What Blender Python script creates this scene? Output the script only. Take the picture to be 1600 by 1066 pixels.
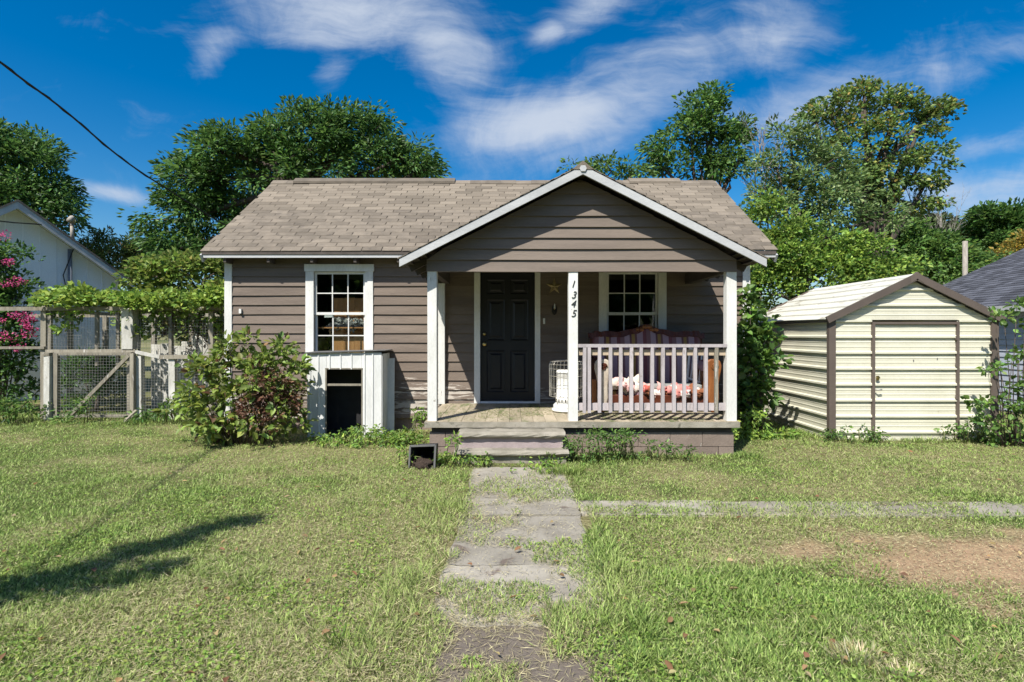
import bpy, math, random
import numpy as np
from mathutils import Vector
random.seed(7); RNG = np.random.default_rng(11)
for o in list(bpy.data.objects): bpy.data.objects.remove(o)
S = bpy.context.scene; COL = S.collection
# ------------------------------------------------------------------ camera
F, CX, HY, EYE = 886.0, 800.0, 522.0, 1.51          # focal length and horizon in photo pixels, eye height
cd = bpy.data.cameras.new('camera'); cam = bpy.data.objects.new('camera', cd); COL.objects.link(cam)
cam.location = (0, 0, EYE); cam.rotation_euler = (math.radians(90), 0, 0)
cd.sensor_width = 36; cd.lens = F/1600*36; cd.shift_y = -11/1600; cd.clip_end = 3000; cd.clip_start = .05
S.camera = cam
# ------------------------------------------------------------------ sun, sky, exposure
SUN_AZ, SUN_EL = math.radians(31), math.radians(51)   # azimuth to the left of straight behind the camera
sdir = Vector((-math.sin(SUN_AZ)*math.cos(SUN_EL), -math.cos(SUN_AZ)*math.cos(SUN_EL), math.sin(SUN_EL)))
sl = bpy.data.lights.new('sun', 'SUN'); sl.energy = 5.0; sl.angle = math.radians(.5); sl.color = (1, .95, .86)
so = bpy.data.objects.new('sun', sl); COL.objects.link(so); so.rotation_euler = sdir.to_track_quat('Z', 'Y').to_euler(); so.location = (-10, -15, 25)
S.view_settings.view_transform = 'Standard'; S.view_settings.look = 'None'; S.view_settings.gamma = 1
S.view_settings.use_curve_mapping = False; S.view_settings.exposure = 0.6
S.render.resolution_x, S.render.resolution_y = 1024, 682

class NT:
    def __init__(s, tree): s.t = tree; s.n = tree.nodes; s.l = tree.links
    def node(s, typ, **kw):
        n = s.n.new(typ)
        for k, v in kw.items(): setattr(n, k, v)
        return n
    def link(s, a, b): s.l.new(a, b)
    def put(s, v, sock):
        if hasattr(v, 'is_output'): s.l.new(v, sock)
        else: sock.default_value = v
    def m(s, op, a, b=0.0, c=0.0):
        n = s.n.new('ShaderNodeMath'); n.operation = op
        s.put(a, n.inputs[0]); s.put(b, n.inputs[1]); s.put(c, n.inputs[2]); return n.outputs[0]
    def mix(s, f, a, b):
        n = s.n.new('ShaderNodeMix'); n.data_type = 'RGBA'
        s.put(f, n.inputs[0]); s.put(a, n.inputs[6]); s.put(b, n.inputs[7]); return n.outputs[2]
    def smooth(s, x, lo, hi):
        n = s.n.new('ShaderNodeMapRange'); n.interpolation_type = 'SMOOTHSTEP'
        s.put(x, n.inputs[0]); n.inputs[1].default_value = lo; n.inputs[2].default_value = hi; return n.outputs[0]
    def noise(s, vec, scale, detail=6, rough=.55, dist=0):
        n = s.n.new('ShaderNodeTexNoise'); n.inputs['Scale'].default_value = scale; n.inputs['Detail'].default_value = detail
        n.inputs['Roughness'].default_value = rough; n.inputs['Distortion'].default_value = dist
        if vec is not None: s.l.new(vec, n.inputs['Vector'])
        return n.outputs['Fac']
    def comb(s, x, y, z):
        n = s.n.new('ShaderNodeCombineXYZ'); s.put(x, n.inputs[0]); s.put(y, n.inputs[1]); s.put(z, n.inputs[2]); return n.outputs[0]

w = bpy.data.worlds.new('World'); S.world = w; w.use_nodes = True
N = NT(w.node_tree); N.n.clear()
sky = N.node('ShaderNodeTexSky', sky_type='NISHITA'); sky.sun_disc = False
sky.sun_elevation = SUN_EL; sky.sun_rotation = math.atan2(sdir.x, sdir.y)
sky.air_density = 1.0; sky.dust_density = 1.2; sky.ozone_density = 3.5
hs = N.node('ShaderNodeHueSaturation'); hs.inputs['Saturation'].default_value = 1.52; hs.inputs['Value'].default_value = 1.0
N.link(sky.outputs[0], hs.inputs['Color'])
bg = N.node('ShaderNodeBackground'); bg.inputs['Strength'].default_value = .09; N.link(hs.outputs[0], bg.inputs['Color'])
tc = N.node('ShaderNodeTexCoord'); sp = N.node('ShaderNodeSeparateXYZ'); N.link(tc.outputs['Generated'], sp.inputs[0])
dx, dy, dz = sp.outputs
yy = N.m('MAXIMUM', dy, .2); U = N.m('DIVIDE', dx, yy); V = N.m('DIVIDE', dz, yy)
zz = N.m('ADD', N.m('MAXIMUM', dz, 0.0), .15)
P = N.comb(N.m('DIVIDE', dx, zz), N.m('DIVIDE', dy, zz), 0.0)
def ell(cx, cy, rx, ry, rot, amp):                    # a cloud bank: centre and radii as photo directions
    cu, cv, ru, rv = (cx-CX)/F, (HY-cy)/F, rx/F, ry/F
    c, s_ = math.cos(math.radians(rot)), math.sin(math.radians(rot))
    a = N.m('SUBTRACT', U, cu); b = N.m('SUBTRACT', V, cv)
    p = N.m('DIVIDE', N.m('ADD', N.m('MULTIPLY', a, c), N.m('MULTIPLY', b, s_)), ru)
    q = N.m('DIVIDE', N.m('SUBTRACT', N.m('MULTIPLY', b, c), N.m('MULTIPLY', a, s_)), rv)
    d = N.m('ADD', N.m('MULTIPLY', p, p), N.m('MULTIPLY', q, q))
    return N.m('MULTIPLY', N.m('POWER', 2.718, N.m('MULTIPLY', d, -1.0)), amp)
banks = [(500, 15, 190, 62, -6, 1.15), (345, 70, 60, 42, 40, .75), (520, 110, 34, 42, -60, .75), (690, 70, 120, 48, -28, .75),
         (860, 190, 150, 60, 12, 1.2), (1010, 130, 230, 70, 28, .85), (900, 235, 150, 40, 10, .7), (930, 10, 90, 34, 30, .7), (860, 52, 34, 22, 30, .8),
         (1140, 70, 230, 70, 18, .66), (1250, 170, 280, 60, 12, .62), (1540, 300, 240, 50, 10, .85), (1560, 225, 200, 30, 12, .66),
         (180, 303, 90, 15, -12, 1.0), (1480, 110, 200, 36, 14, .42), (1400, 420, 300, 40, 5, .6)]
mask = None
for b in banks:
    e = ell(*b); mask = e if mask is None else N.m('MAXIMUM', mask, e)
away = N.m('MAXIMUM', N.smooth(N.m('ABSOLUTE', U), 1.0, 1.5), N.smooth(V, .62, .95))   # the same thin cirrus goes on all round
away = N.m('MAXIMUM', away, N.smooth(dy, .25, .05))
mask = N.m('MAXIMUM', mask, N.m('MULTIPLY', away, .34))
UV = N.comb(U, V, N.m('MULTIPLY', dy, .3))
wv = N.node('ShaderNodeTexNoise'); wv.inputs['Scale'].default_value = 2.3; wv.inputs['Detail'].default_value = 4; N.link(UV, wv.inputs['Vector'])
wa = N.node('ShaderNodeVectorMath', operation='MULTIPLY_ADD'); N.link(wv.outputs['Color'], wa.inputs[0]); wa.inputs[1].default_value = (.22, .22, 0); N.link(UV, wa.inputs[2])
mp = N.node('ShaderNodeMapping'); mp.inputs['Rotation'].default_value = (0, 0, math.radians(-20)); mp.inputs['Scale'].default_value = (1.5, 6.5, 1)
N.link(wa.outputs[0], mp.inputs[0])
n1 = N.noise(mp.outputs[0], 1.7, 12, .62, .3); n2 = N.noise(wa.outputs[0], 5.5, 12, .66, .5)
nn = N.m('ADD', N.m('MULTIPLY', n1, .6), N.m('MULTIPLY', n2, .4))
dens = N.m('ADD', N.m('MULTIPLY', mask, .95), N.m('MULTIPLY', N.m('SUBTRACT', nn, .5), 2.7))
dens = N.m('MULTIPLY', N.smooth(dens, .12, 1.3), .92)
dens = N.m('MULTIPLY', dens, N.smooth(dz, .0, .06))
cb = N.node('ShaderNodeBackground'); cb.inputs['Color'].default_value = (.76, .85, 1, 1); cb.inputs['Strength'].default_value = .54
ms = N.node('ShaderNodeMixShader'); N.link(dens, ms.inputs[0]); N.link(bg.outputs[0], ms.inputs[1]); N.link(cb.outputs[0], ms.inputs[2])
wo = N.node('ShaderNodeOutputWorld'); N.link(ms.outputs[0], wo.inputs[0])

# ------------------------------------------------------------------ helpers
def px(x, D): return (x-CX)*D/F                      # photo column at distance D (from the ground or wall it touches) -> X
def pz(y, D): return EYE+(HY-y)*D/F
def pt(x, y, D): return (px(x, D), D, pz(y, D))
WL = {}                                              # world location of every parent
def tag(o, label, cat, group=None):
    o['label'] = label; o['category'] = cat
    if group: o['group'] = group
    return o
def thing(name, label, cat, loc, group=None):
    o = bpy.data.objects.new(name, None); COL.objects.link(o); o.location = loc; o.empty_display_size = .1
    WL[o] = Vector(loc); return tag(o, label, cat, group)
class MB:
    def __init__(s): s.v = []; s.f = []; s.c = None
    def add(s, vs, fs):
        k = len(s.v); s.v += [tuple(v) for v in vs]; s.f += [tuple(i+k for i in f) for f in fs]; return s
    def box(s, x0, x1, y0, y1, z0, z1, j=0.0):
        r = (lambda: random.uniform(-j, j)) if j else (lambda: 0)
        vs = [(x+r(), y+r(), z+r()) for z in (z0, z1) for x, y in ((x0, y0), (x1, y0), (x1, y1), (x0, y1))]
        return s.add(vs, [(3, 2, 1, 0), (4, 5, 6, 7), (0, 1, 5, 4), (1, 2, 6, 5), (2, 3, 7, 6), (3, 0, 4, 7)])
    def beam(s, a, b, wd, ht, up=(0, 0, 1)):
        a = Vector(a); b = Vector(b); d = (b-a).normalized(); sd = d.cross(Vector(up))
        if sd.length < 1e-3: sd = d.cross(Vector((0, 1, 0)))
        sd.normalize(); u = sd.cross(d).normalized()
        vs = [p+sd*i*wd/2+u*k*ht/2 for p in (a, b) for i, k in ((-1, -1), (1, -1), (1, 1), (-1, 1))]
        return s.add(vs, [(0, 1, 2, 3), (7, 6, 5, 4), (0, 4, 5, 1), (1, 5, 6, 2), (2, 6, 7, 3), (3, 7, 4, 0)])
    def prism(s, poly, axis, a, b):                  # polygon in the two other axes, extruded from a to b
        n = len(poly)
        def mk(p, t): return {'x': (t, p[0], p[1]), 'y': (p[0], t, p[1]), 'z': (p[0], p[1], t)}[axis]
        vs = [mk(p, a) for p in poly]+[mk(p, b) for p in poly]
        return s.add(vs, [tuple(range(n)), tuple(range(2*n-1, n-1, -1))]+[(i, i+n, (i+1) % n+n, (i+1) % n) for i in range(n)])
    def tube(s, path, rad, n=6):
        path = [Vector(p) for p in path]; m = len(path)
        rad = rad if hasattr(rad, '__len__') else [rad]*m
        k = len(s.v); up = Vector((.13, .21, .97))
        for i, p in enumerate(path):
            d = (path[min(i+1, m-1)]-path[max(i-1, 0)])
            d = d.normalized() if d.length > 1e-9 else Vector((0, 0, 1))
            q = up if abs(d.dot(up)) < .95 else Vector((1, 0, 0))
            a = d.cross(q).normalized(); b = d.cross(a)
            for t in range(n):
                an = 2*math.pi*t/n; s.v.append(tuple(p+(a*math.cos(an)+b*math.sin(an))*rad[i]))
        for i in range(m-1):
            for t in range(n):
                s.f.append((k+i*n+t, k+i*n+(t+1) % n, k+(i+1)*n+(t+1) % n, k+(i+1)*n+t))
        s.f.append(tuple(k+t for t in range(n))[::-1]); s.f.append(tuple(k+(m-1)*n+t for t in range(n))); return s
    def lathe(s, c, prof, n=24):
        k = len(s.v); m = len(prof)
        for r, z in prof:
            for t in range(n):
                an = 2*math.pi*t/n; s.v.append((c[0]+r*math.cos(an), c[1]+r*math.sin(an), c[2]+z))
        for i in range(m-1):
            for t in range(n): s.f.append((k+i*n+t, k+i*n+(t+1) % n, k+(i+1)*n+(t+1) % n, k+(i+1)*n+t))
        s.f.append(tuple(k+t for t in range(n))[::-1]); s.f.append(tuple(k+(m-1)*n+t for t in range(n))); return s
    def blob(s, c, r, nu=14, nv=9, amp=.15, seed=0, fr=2.2):
        k = len(s.v)
        for i in range(nv+1):
            ph = math.pi*i/nv
            for t in range(nu):
                th = 2*math.pi*t/nu; d = (math.sin(ph)*math.cos(th), math.sin(ph)*math.sin(th), math.cos(ph))
                q = 1+amp*(math.sin(fr*d[0]*2+seed)+math.sin(fr*d[1]*2.7+seed*1.7)+math.sin(fr*d[2]*2.3+d[0]*fr+seed*.6))*.5
                s.v.append(tuple(c[a]+r[a]*d[a]*q for a in range(3)))
        for i in range(nv):
            for t in range(nu): s.f.append((k+i*nu+t, k+(i+1)*nu+t, k+(i+1)*nu+(t+1) % nu, k+i*nu+(t+1) % nu))
        return s
    def build(s, name, mat, parent=None, smooth=False, kind=None, bevel=0):
        me = bpy.data.meshes.new(name); a = np.array(s.v, dtype=float)
        c = (a.min(0)+a.max(0))/2; c[2] = a[:, 2].min()
        me.from_pydata((a-c).tolist(), [], s.f); me.materials.append(mat)
        if smooth: me.polygons.foreach_set('use_smooth', [True]*len(me.polygons))
        o = bpy.data.objects.new(name, me); COL.objects.link(o); c = Vector(c); WL[o] = c
        if parent is not None: o.parent = parent; o.location = c-WL[parent]
        else: o.location = c
        if kind: o['kind'] = kind
        if bevel:
            bm = o.modifiers.new('bevel', 'BEVEL'); bm.width = bevel; bm.segments = 2; bm.limit_method = 'ANGLE'
        me.validate(); return o
def box(name, mat, parent, *b, j=0, bevel=0): return MB().box(*b, j=j).build(name, mat, parent, bevel=bevel)
def inst(src, parent, loc):                          # another piece with the same mesh
    o = src.copy(); COL.objects.link(o); o.parent = parent; WL[o] = Vector(loc)
    o.location = Vector(loc)-(WL[parent] if parent else Vector()); return o

_tab = np.random.default_rng(3).random((256, 256))
def vn(x, y, sc, seed=0):
    x = np.asarray(x)*sc+seed*17.3; y = np.asarray(y)*sc+seed*9.1
    i = np.floor(x).astype(int); j = np.floor(y).astype(int); a = x-i; b = y-j
    a = a*a*(3-2*a); b = b*b*(3-2*b)
    g = lambda p, q: _tab[p % 256, q % 256]
    return (g(i, j)*(1-a)+g(i+1, j)*a)*(1-b)+(g(i, j+1)*(1-a)+g(i+1, j+1)*a)*b
def fbm(x, y, sc, seed=0, o=4):
    r = 0; am = .5; t = 0
    for k in range(o): r = r+am*vn(x, y, sc*2**k, seed+k); t += am; am *= .55
    return r/t
def sst(x, a, b): t = np.clip((x-a)/(b-a), 0, 1); return t*t*(3-2*t)

# ------------------------------------------------------------------ materials
MATS = {}
def pm(name, c1, c2=None, scale=6, rough=.8, bump=.15, stretch=(1, 1, 1), spec=.3, c3=None, th3=(.62, .7), sc3=9, metal=0, vary=.12, fine=60, bdist=.01, zpeel=None):
    m = bpy.data.materials.new(name); m.use_nodes = True; T = NT(m.node_tree); b = T.n['Principled BSDF']
    tc = T.node('ShaderNodeTexCoord'); oi = T.node('ShaderNodeObjectInfo')
    ad = T.node('ShaderNodeVectorMath', operation='ADD'); T.link(tc.outputs['Object'], ad.inputs[0])
    T.link(T.comb(T.m('MULTIPLY', oi.outputs['Random'], 37.0), T.m('MULTIPLY', oi.outputs['Random'], 91.0), T.m('MULTIPLY', oi.outputs['Random'], 53.0)), ad.inputs[1])
    mpn = T.node('ShaderNodeMapping'); T.link(ad.outputs[0], mpn.inputs[0]); mpn.inputs['Scale'].default_value = stretch
    v = mpn.outputs[0]
    c2 = c2 or tuple(x*.7 for x in c1)
    n = T.noise(v, scale, 8, .6)
    col = T.mix(T.smooth(n, .3, .7), (*c1, 1), (*c2, 1))
    f = T.noise(v, fine, 4, .6)
    if c3:
        n3 = T.noise(v, sc3, 7, .65, .4)
        if zpeel:                                    # paint worn more on the low boards
            gp = T.node('ShaderNodeNewGeometry'); s2 = T.node('ShaderNodeSeparateXYZ'); T.link(gp.outputs['Position'], s2.inputs[0])
            n3 = T.m('ADD', n3, T.m('MULTIPLY', T.smooth(s2.outputs[2], zpeel[0], zpeel[1]), -zpeel[2]))
        k3 = T.smooth(n3, *th3); col = T.mix(k3, col, (*c3, 1))
    h = T.node('ShaderNodeHueSaturation'); T.link(col, h.inputs['Color'])
    val = T.m('ADD', T.m('MULTIPLY', T.m('SUBTRACT', oi.outputs['Random'], .5), vary*2), T.m('ADD', .82, T.m('MULTIPLY', f, .36)))
    T.link(val, h.inputs['Value']); T.link(h.outputs[0], b.inputs['Base Color'])
    b.inputs['Roughness'].default_value = rough; b.inputs['Specular IOR Level'].default_value = spec; b.inputs['Metallic'].default_value = metal
    if bump:
        bn = T.node('ShaderNodeBump'); bn.inputs['Strength'].default_value = bump; bn.inputs['Distance'].default_value = bdist
        hgt = T.m('ADD', f, T.m('MULTIPLY', n, .6))
        if c3: hgt = T.m('SUBTRACT', hgt, T.m('MULTIPLY', k3, .6))
        T.link(hgt, bn.inputs['Height']); T.link(bn.outputs[0], b.inputs['Normal'])
    MATS[name] = m; return m
def attr_mat(name, trans=.3, rough=.55, spec=.25, bump=0):
    m = bpy.data.materials.new(name); m.use_nodes = True; T = NT(m.node_tree); b = T.n['Principled BSDF']; out = T.n['Material Output']
    a = T.node('ShaderNodeAttribute', attribute_name='Col'); T.link(a.outputs['Color'], b.inputs['Base Color'])
    b.inputs['Roughness'].default_value = rough; b.inputs['Specular IOR Level'].default_value = spec
    if trans:
        tr = T.node('ShaderNodeBsdfTranslucent'); h = T.node('ShaderNodeHueSaturation'); h.inputs['Value'].default_value = 1.5; h.inputs['Hue'].default_value = .485
        T.link(a.outputs['Color'], h.inputs['Color']); T.link(h.outputs[0], tr.inputs[0])
        mx = T.node('ShaderNodeMixShader'); mx.inputs[0].default_value = trans
        T.link(b.outputs[0], mx.inputs[1]); T.link(tr.outputs[0], mx.inputs[2]); T.link(mx.outputs[0], out.inputs[0])
    if bump:
        tcn = T.node('ShaderNodeTexCoord'); bn = T.node('ShaderNodeBump'); bn.inputs['Strength'].default_value = bump; bn.inputs['Distance'].default_value = .02
        T.link(T.noise(tcn.outputs['Object'], 45, 6, .7), bn.inputs['Height']); T.link(bn.outputs[0], b.inputs['Normal'])
    return m
LEAF = attr_mat('leaf', .32, .5, .35); GRASS = attr_mat('grass', .3, .6, .2); SOIL = attr_mat('soil', 0, .95, .1, .8); SHINGV = attr_mat('shingle_field', 0, .95, .15, .5)
PLAINV = attr_mat('cloth_patches', 0, .85, .2, .2)
M_side = pm('brown_siding', (.18, .142, .114), (.135, .106, .086), 3, .7, .35, (.35, 1, 3), c3=(.44, .40, .35), th3=(.50, .56), sc3=6, zpeel=(.45, 1.25, .26), vary=.09, fine=40)
M_gable = pm('brown_gable', (.182, .147, .12), (.15, .121, .099), 3, .65, .22, (.35, 1, 3), vary=.05, fine=40)
M_back = pm('dark_backing', (.05, .042, .036), rough=.9)
M_trim = pm('white_trim', (.70, .70, .67), (.58, .58, .55), 4, .6, .18, (1, 1, .4), c3=(.30, .27, .23), th3=(.66, .72), sc3=14, vary=.05)
M_fascia = pm('grey_white_fascia', (.47, .48, .485), (.38, .39, .395), 4, .6, .15, (.4, 1, 1), c3=(.3, .29, .27), th3=(.68, .75), sc3=8, vary=.04)
M_deck = pm('weathered_deck', (.40, .34, .25), (.28, .24, .17), 5, .9, .4, (1, .3, 1), c3=(.15, .17, .08), th3=(.55, .68), sc3=5, vary=.12)
M_block = pm('painted_block', (.24, .19, .16), (.19, .15, .125), 5, .85, .5, c3=(.34, .31, .28), th3=(.63, .7), sc3=8, vary=.08)
M_conc = pm('concrete', (.33, .305, .255), (.21, .195, .155), 4, .9, .5, c3=(.12, .115, .09), th3=(.58, .70), sc3=6, vary=.08, fine=90)
M_pave = pm('old_pavement', (.34, .315, .265), (.23, .21, .175), 3, .95, .6, c3=(.15, .12, .10), th3=(.60, .68), sc3=2.6, vary=.1, fine=120)
M_pave2 = pm('soil_stained_pavement', (.17, .145, .12), (.11, .09, .075), 3, .95, .7, c3=(.30, .275, .235), th3=(.6, .7), sc3=3, fine=120)
M_mauve = pm('mauve_riser', (.36, .30, .30), (.28, .235, .235), 5, .85, .4, vary=.03)
M_shing = pm('roof_shingle', (.195, .165, .13), (.148, .126, .10), 5, .95, .6, c3=(.10, .086, .072), th3=(.55, .75), sc3=3, vary=.2, fine=150)
M_roofdark = pm('roof_edge', (.07, .065, .06), rough=.95)
M_soffit = pm('brown_soffit', (.09, .075, .066), rough=.85, stretch=(1, .3, 1))
M_door = pm('black_door', (.007, .008, .011), (.010, .011, .014), 5, .42, .06, spec=.4, c3=(.06, .06, .065), th3=(.70, .75), sc3=22)
M_brass = pm('brass', (.62, .45, .17), rough=.3, metal=1, bump=.05)
M_metalw = pm('white_metal', (.72, .73, .72), (.58, .59, .58), 4, .5, .1, (1, 1, .3), c3=(.22, .18, .14), th3=(.66, .74), sc3=7, vary=.04)
M_cream = pm('cream_steel', (.63, .615, .50), (.57, .555, .445), 2, .45, .05, (1, 1, 1), c3=(.36, .33, .22), th3=(.66, .76), sc3=6, vary=.03)
M_creamr = pm('cream_steel_roof', (.62, .615, .55), (.53, .525, .46), 2, .5, .08, (1, .5, 1), c3=(.24, .22, .17), th3=(.55, .72), sc3=3.2, vary=.03)
M_brownm = pm('brown_steel', (.125, .10, .085), (.105, .085, .073), 4, .5, .06)
M_blackm = pm('black_metal', (.02, .02, .02), rough=.5)
M_dark = pm('dark_plastic', (.028, .028, .03), rough=.6, bump=.05)
M_greyp = pm('grey_plastic', (.15, .15, .15), (.11, .11, .11), rough=.6)
M_wood = pm('carved_wood', (.30, .115, .035), (.20, .07, .02), 8, .45, .2, (1, 1, .4), spec=.4)
M_dwood = pm('dark_carved_wood', (.12, .035, .018), (.07, .02, .012), 8, .4, .2)
M_owood = pm('weathered_wood', (.30, .275, .22), (.19, .17, .135), 6, .9, .5, (3, 3, .5), c3=(.46, .44, .40), th3=(.6, .68), sc3=6, vary=.15)
M_rail = pm('worn_grey_paint', (.46, .42, .43), (.37, .335, .34), 5, .8, .3, (2, 2, .5), c3=(.26, .225, .2), th3=(.6, .7), sc3=10, vary=.08)
M_railb = pm('tan_board', (.55, .45, .33), (.45, .36, .26), 6, .85, .3, (.5, 1, 2))
M_gwood = pm('old_white_post', (.60, .59, .55), (.42, .41, .37), 5, .85, .5, (2, 2, .6), c3=(.22, .2, .17), th3=(.58, .68), sc3=7, vary=.08)
M_wire = pm('galvanised_wire', (.30, .30, .29), rough=.5, bump=0)
M_bark = pm('bark', (.13, .105, .085), (.075, .06, .05), 10, .95, .8, (2, 2, .5), bdist=.03)
M_barkp = pm('pale_bark', (.36, .33, .29), (.24, .22, .19), 10, .9, .5, (2, 2, .5))
M_stem = pm('green_stem', (.12, .15, .05), (.10, .10, .05), 8, .7, .1)
M_wwall = pm('white_neighbour_wall', (.88, .89, .89), (.85, .86, .86), 3, .7, .05)
M_blue = pm('slate_blue_siding', (.40, .43, .50), (.34, .37, .44), 4, .6, .08, (.3, .3, 2), vary=.04)
M_broof = pm('charcoal_edge', (.06, .062, .07), rough=.9)
M_ply = pm('orange_board', (.50, .235, .085), (.38, .17, .06), 5, .6, .1, (3, 1, .4), vary=.14)
M_room = pm('room_wall', (.30, .27, .23), rough=.9)
M_cable = pm('cable_sheath', (.025, .025, .025), rough=.6, bump=0)
M_white = pm('white_enamel', (.78, .78, .75), (.72, .72, .69), 5, .35, .03, c3=(.35, .28, .2), th3=(.72, .78), sc3=12)
M_peat = pm('spilled_soil', (.085, .06, .045), (.05, .036, .028), 20, .95, 1.0, bdist=.03)
def glass_mat():
    m = bpy.data.materials.new('window_glass'); m.use_nodes = True; T = NT(m.node_tree); T.n.clear()
    tr = T.node('ShaderNodeBsdfTransparent'); tr.inputs[0].default_value = (.86, .9, .9, 1)
    gl = T.node('ShaderNodeBsdfGlossy'); gl.inputs['Roughness'].default_value = .02
    fr = T.node('ShaderNodeLayerWeight'); fr.inputs[0].default_value = .5
    tcn = T.node('ShaderNodeTexCoord'); bn = T.node('ShaderNodeBump'); bn.inputs['Strength'].default_value = .06; bn.inputs['Distance'].default_value = .02
    T.link(T.noise(tcn.outputs['Object'], 3, 2), bn.inputs['Height']); T.link(bn.outputs[0], gl.inputs['Normal'])
    mx = T.node('ShaderNodeMixShader'); T.link(T.m('ADD', T.m('MULTIPLY', T.m('POWER', fr.outputs[1], 4.0), .9), .05), mx.inputs[0]); T.link(tr.outputs[0], mx.inputs[1]); T.link(gl.outputs[0], mx.inputs[2])
    o = T.node('ShaderNodeOutputMaterial'); T.link(mx.outputs[0], o.inputs[0]); return m
M_glass = glass_mat()
def striped():
    m = bpy.data.materials.new('striped_upholstery'); m.use_nodes = True; T = NT(m.node_tree); b = T.n['Principled BSDF']
    tcn = T.node('ShaderNodeTexCoord'); s2 = T.node('ShaderNodeSeparateXYZ'); T.link(tcn.outputs['Object'], s2.inputs[0])
    x = T.m('FRACT', T.m('MULTIPLY', T.m('ADD', s2.outputs[0], T.m('MULTIPLY', T.noise(tcn.outputs['Object'], 3), .02)), 2.6))
    cr = T.node('ShaderNodeValToRGB'); cr.color_ramp.interpolation = 'CONSTANT'; e = cr.color_ramp.elements
    cols = [(0, (.20, .10, .11)), (.16, (.34, .24, .28)), (.36, (.12, .05, .06)), (.44, (.28, .17, .05)), (.56, (.14, .06, .06)), (.64, (.32, .21, .25)), (.86, (.16, .05, .06))]
    e[0].position = 0; e[0].color = (*cols[0][1], 1); e[1].position = cols[1][0]; e[1].color = (*cols[1][1], 1)
    for p, c in cols[2:]: q = e.new(p); q.color = (*c, 1)
    T.link(x, cr.inputs[0]); T.link(cr.outputs[0], b.inputs['Base Color']); b.inputs['Roughness'].default_value = .8
    return m
M_strip = striped()

# ------------------------------------------------------------------ ground, paths
def dirt(x, y): return sst(1.15-np.sqrt(((x-3.5)/1.6)**2+((y-3.72)/.66)**2)+(fbm(x, y, 2.2, 5)-.5)*1.3, .02, .75)
def walk_cov(x, y):                                  # how bare the walkway lies: grass has crept over its edges and joints
    half = .50-.17*sst(4.2-y, 0, 1.6)
    e = sst(half+.03+.30*(fbm(x, y, 2.6, 25)-.5)-np.abs(x-.07+.11*sst(4.6-y, 0, 1.5)+.02*np.sin(y*2.1)), -.03, .10+.0*x)
    seg = sst(fbm(x, y, 2.1, 21), .40, .54)
    gap = 1-.75*np.exp(-((y-5.45)/.25)**2)-.55*np.exp(-((y-3.0)/.14)**2)
    return np.clip(e*np.clip(seg+.12, 0, 1)*gap*(y < 6.45), 0, 1)
def cross_cov(x, y):
    c = 4.92-.02*(x-2)+.05*np.sin(x*1.7)
    e = sst(.12+.06*np.sin(x*3.1+1)-np.abs(y-c), -.05, .07)
    return np.clip(e*sst(fbm(x, y, 1.3, 33), .40, .56)*(x > .3), 0, 1)
def dry(x, y):                                       # 0 green .. 1 straw
    d = fbm(x, y, .55, 2)*.55+fbm(x, y, 2.4, 8)*.45
    d = d+.16*np.exp(-((x+3.2)/2.0)**2-((y-7.2)/1.0)**2)+.12*np.exp(-((x+2.2)/1.5)**2-((y-3.0)/.6)**2)+.10*np.exp(-((x-3)/3)**2-((y-5.9)/.4)**2)-.05*(y < 3.6)
    d = d+.05*np.sin((x*.55+y)*6.5)*sst(y, 4, 6)
    return sst(d, .36, .66)
def near_ground(x, y): return .022*(fbm(x, y, .8, 40)-.5)+.012*(fbm(x, y, 6, 41)-.5)
gx = np.concatenate([-np.geomspace(600, 13, 14), np.arange(-12, 12.01, .06), np.geomspace(13, 600, 14)])
gy = np.concatenate([-np.geomspace(600, 2, 16), np.arange(-.5, 11.01, .06), np.geomspace(12, 900, 18)])
GX, GY = np.meshgrid(gx, gy); GZ = near_ground(GX, GY)
inn = (np.abs(GX) < 12.1) & (GY > -.6) & (GY < 11.1); GZ = np.where(inn, GZ, 0)
pathm = np.maximum(sst(.55-np.abs(GX-.07), -.1, .05)*(GY < 6.5), sst(.26-np.abs(GY-4.92), -.1, .05)*(GX > .3)); GZ = GZ*(1-pathm)-.012*pathm
dr = dry(GX, GY)[..., None]; di = dirt(GX, GY)[..., None]; fine = (.75+.5*fbm(GX, GY, 9, 50))[..., None]
gc = (np.array([.085, .10, .035])*(1-dr)+np.array([.20, .185, .09])*dr)*fine
gc = gc*(1-di)+di*np.array([.36, .25, .155])*fine
def grid_mesh(name, X, Y, Z, C, mat):
    ny, nx = X.shape; me = bpy.data.meshes.new(name)
    V_ = np.stack([X, Y, Z], -1).reshape(-1, 3); idx = np.arange(nx*ny).reshape(ny, nx)
    q = np.stack([idx[:-1, :-1], idx[:-1, 1:], idx[1:, 1:], idx[1:, :-1]], -1).reshape(-1, 4)
    me.vertices.add(len(V_)); me.vertices.foreach_set('co', V_.ravel()); me.loops.add(q.size); me.loops.foreach_set('vertex_index', q.ravel())
    me.polygons.add(len(q)); me.polygons.foreach_set('loop_start', np.arange(len(q))*4); me.update(calc_edges=True)
    at = me.attributes.new('Col', 'FLOAT_COLOR', 'POINT'); at.data.foreach_set('color', np.concatenate([C.reshape(-1, 3), np.ones((nx*ny, 1))], 1).ravel())
    me.polygons.foreach_set('use_smooth', [True]*len(q)); me.materials.append(mat)
    o = bpy.data.objects.new(name, me); COL.objects.link(o); return o
g = grid_mesh('ground', GX, GY, GZ, gc, SOIL); g['kind'] = 'structure'
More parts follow.
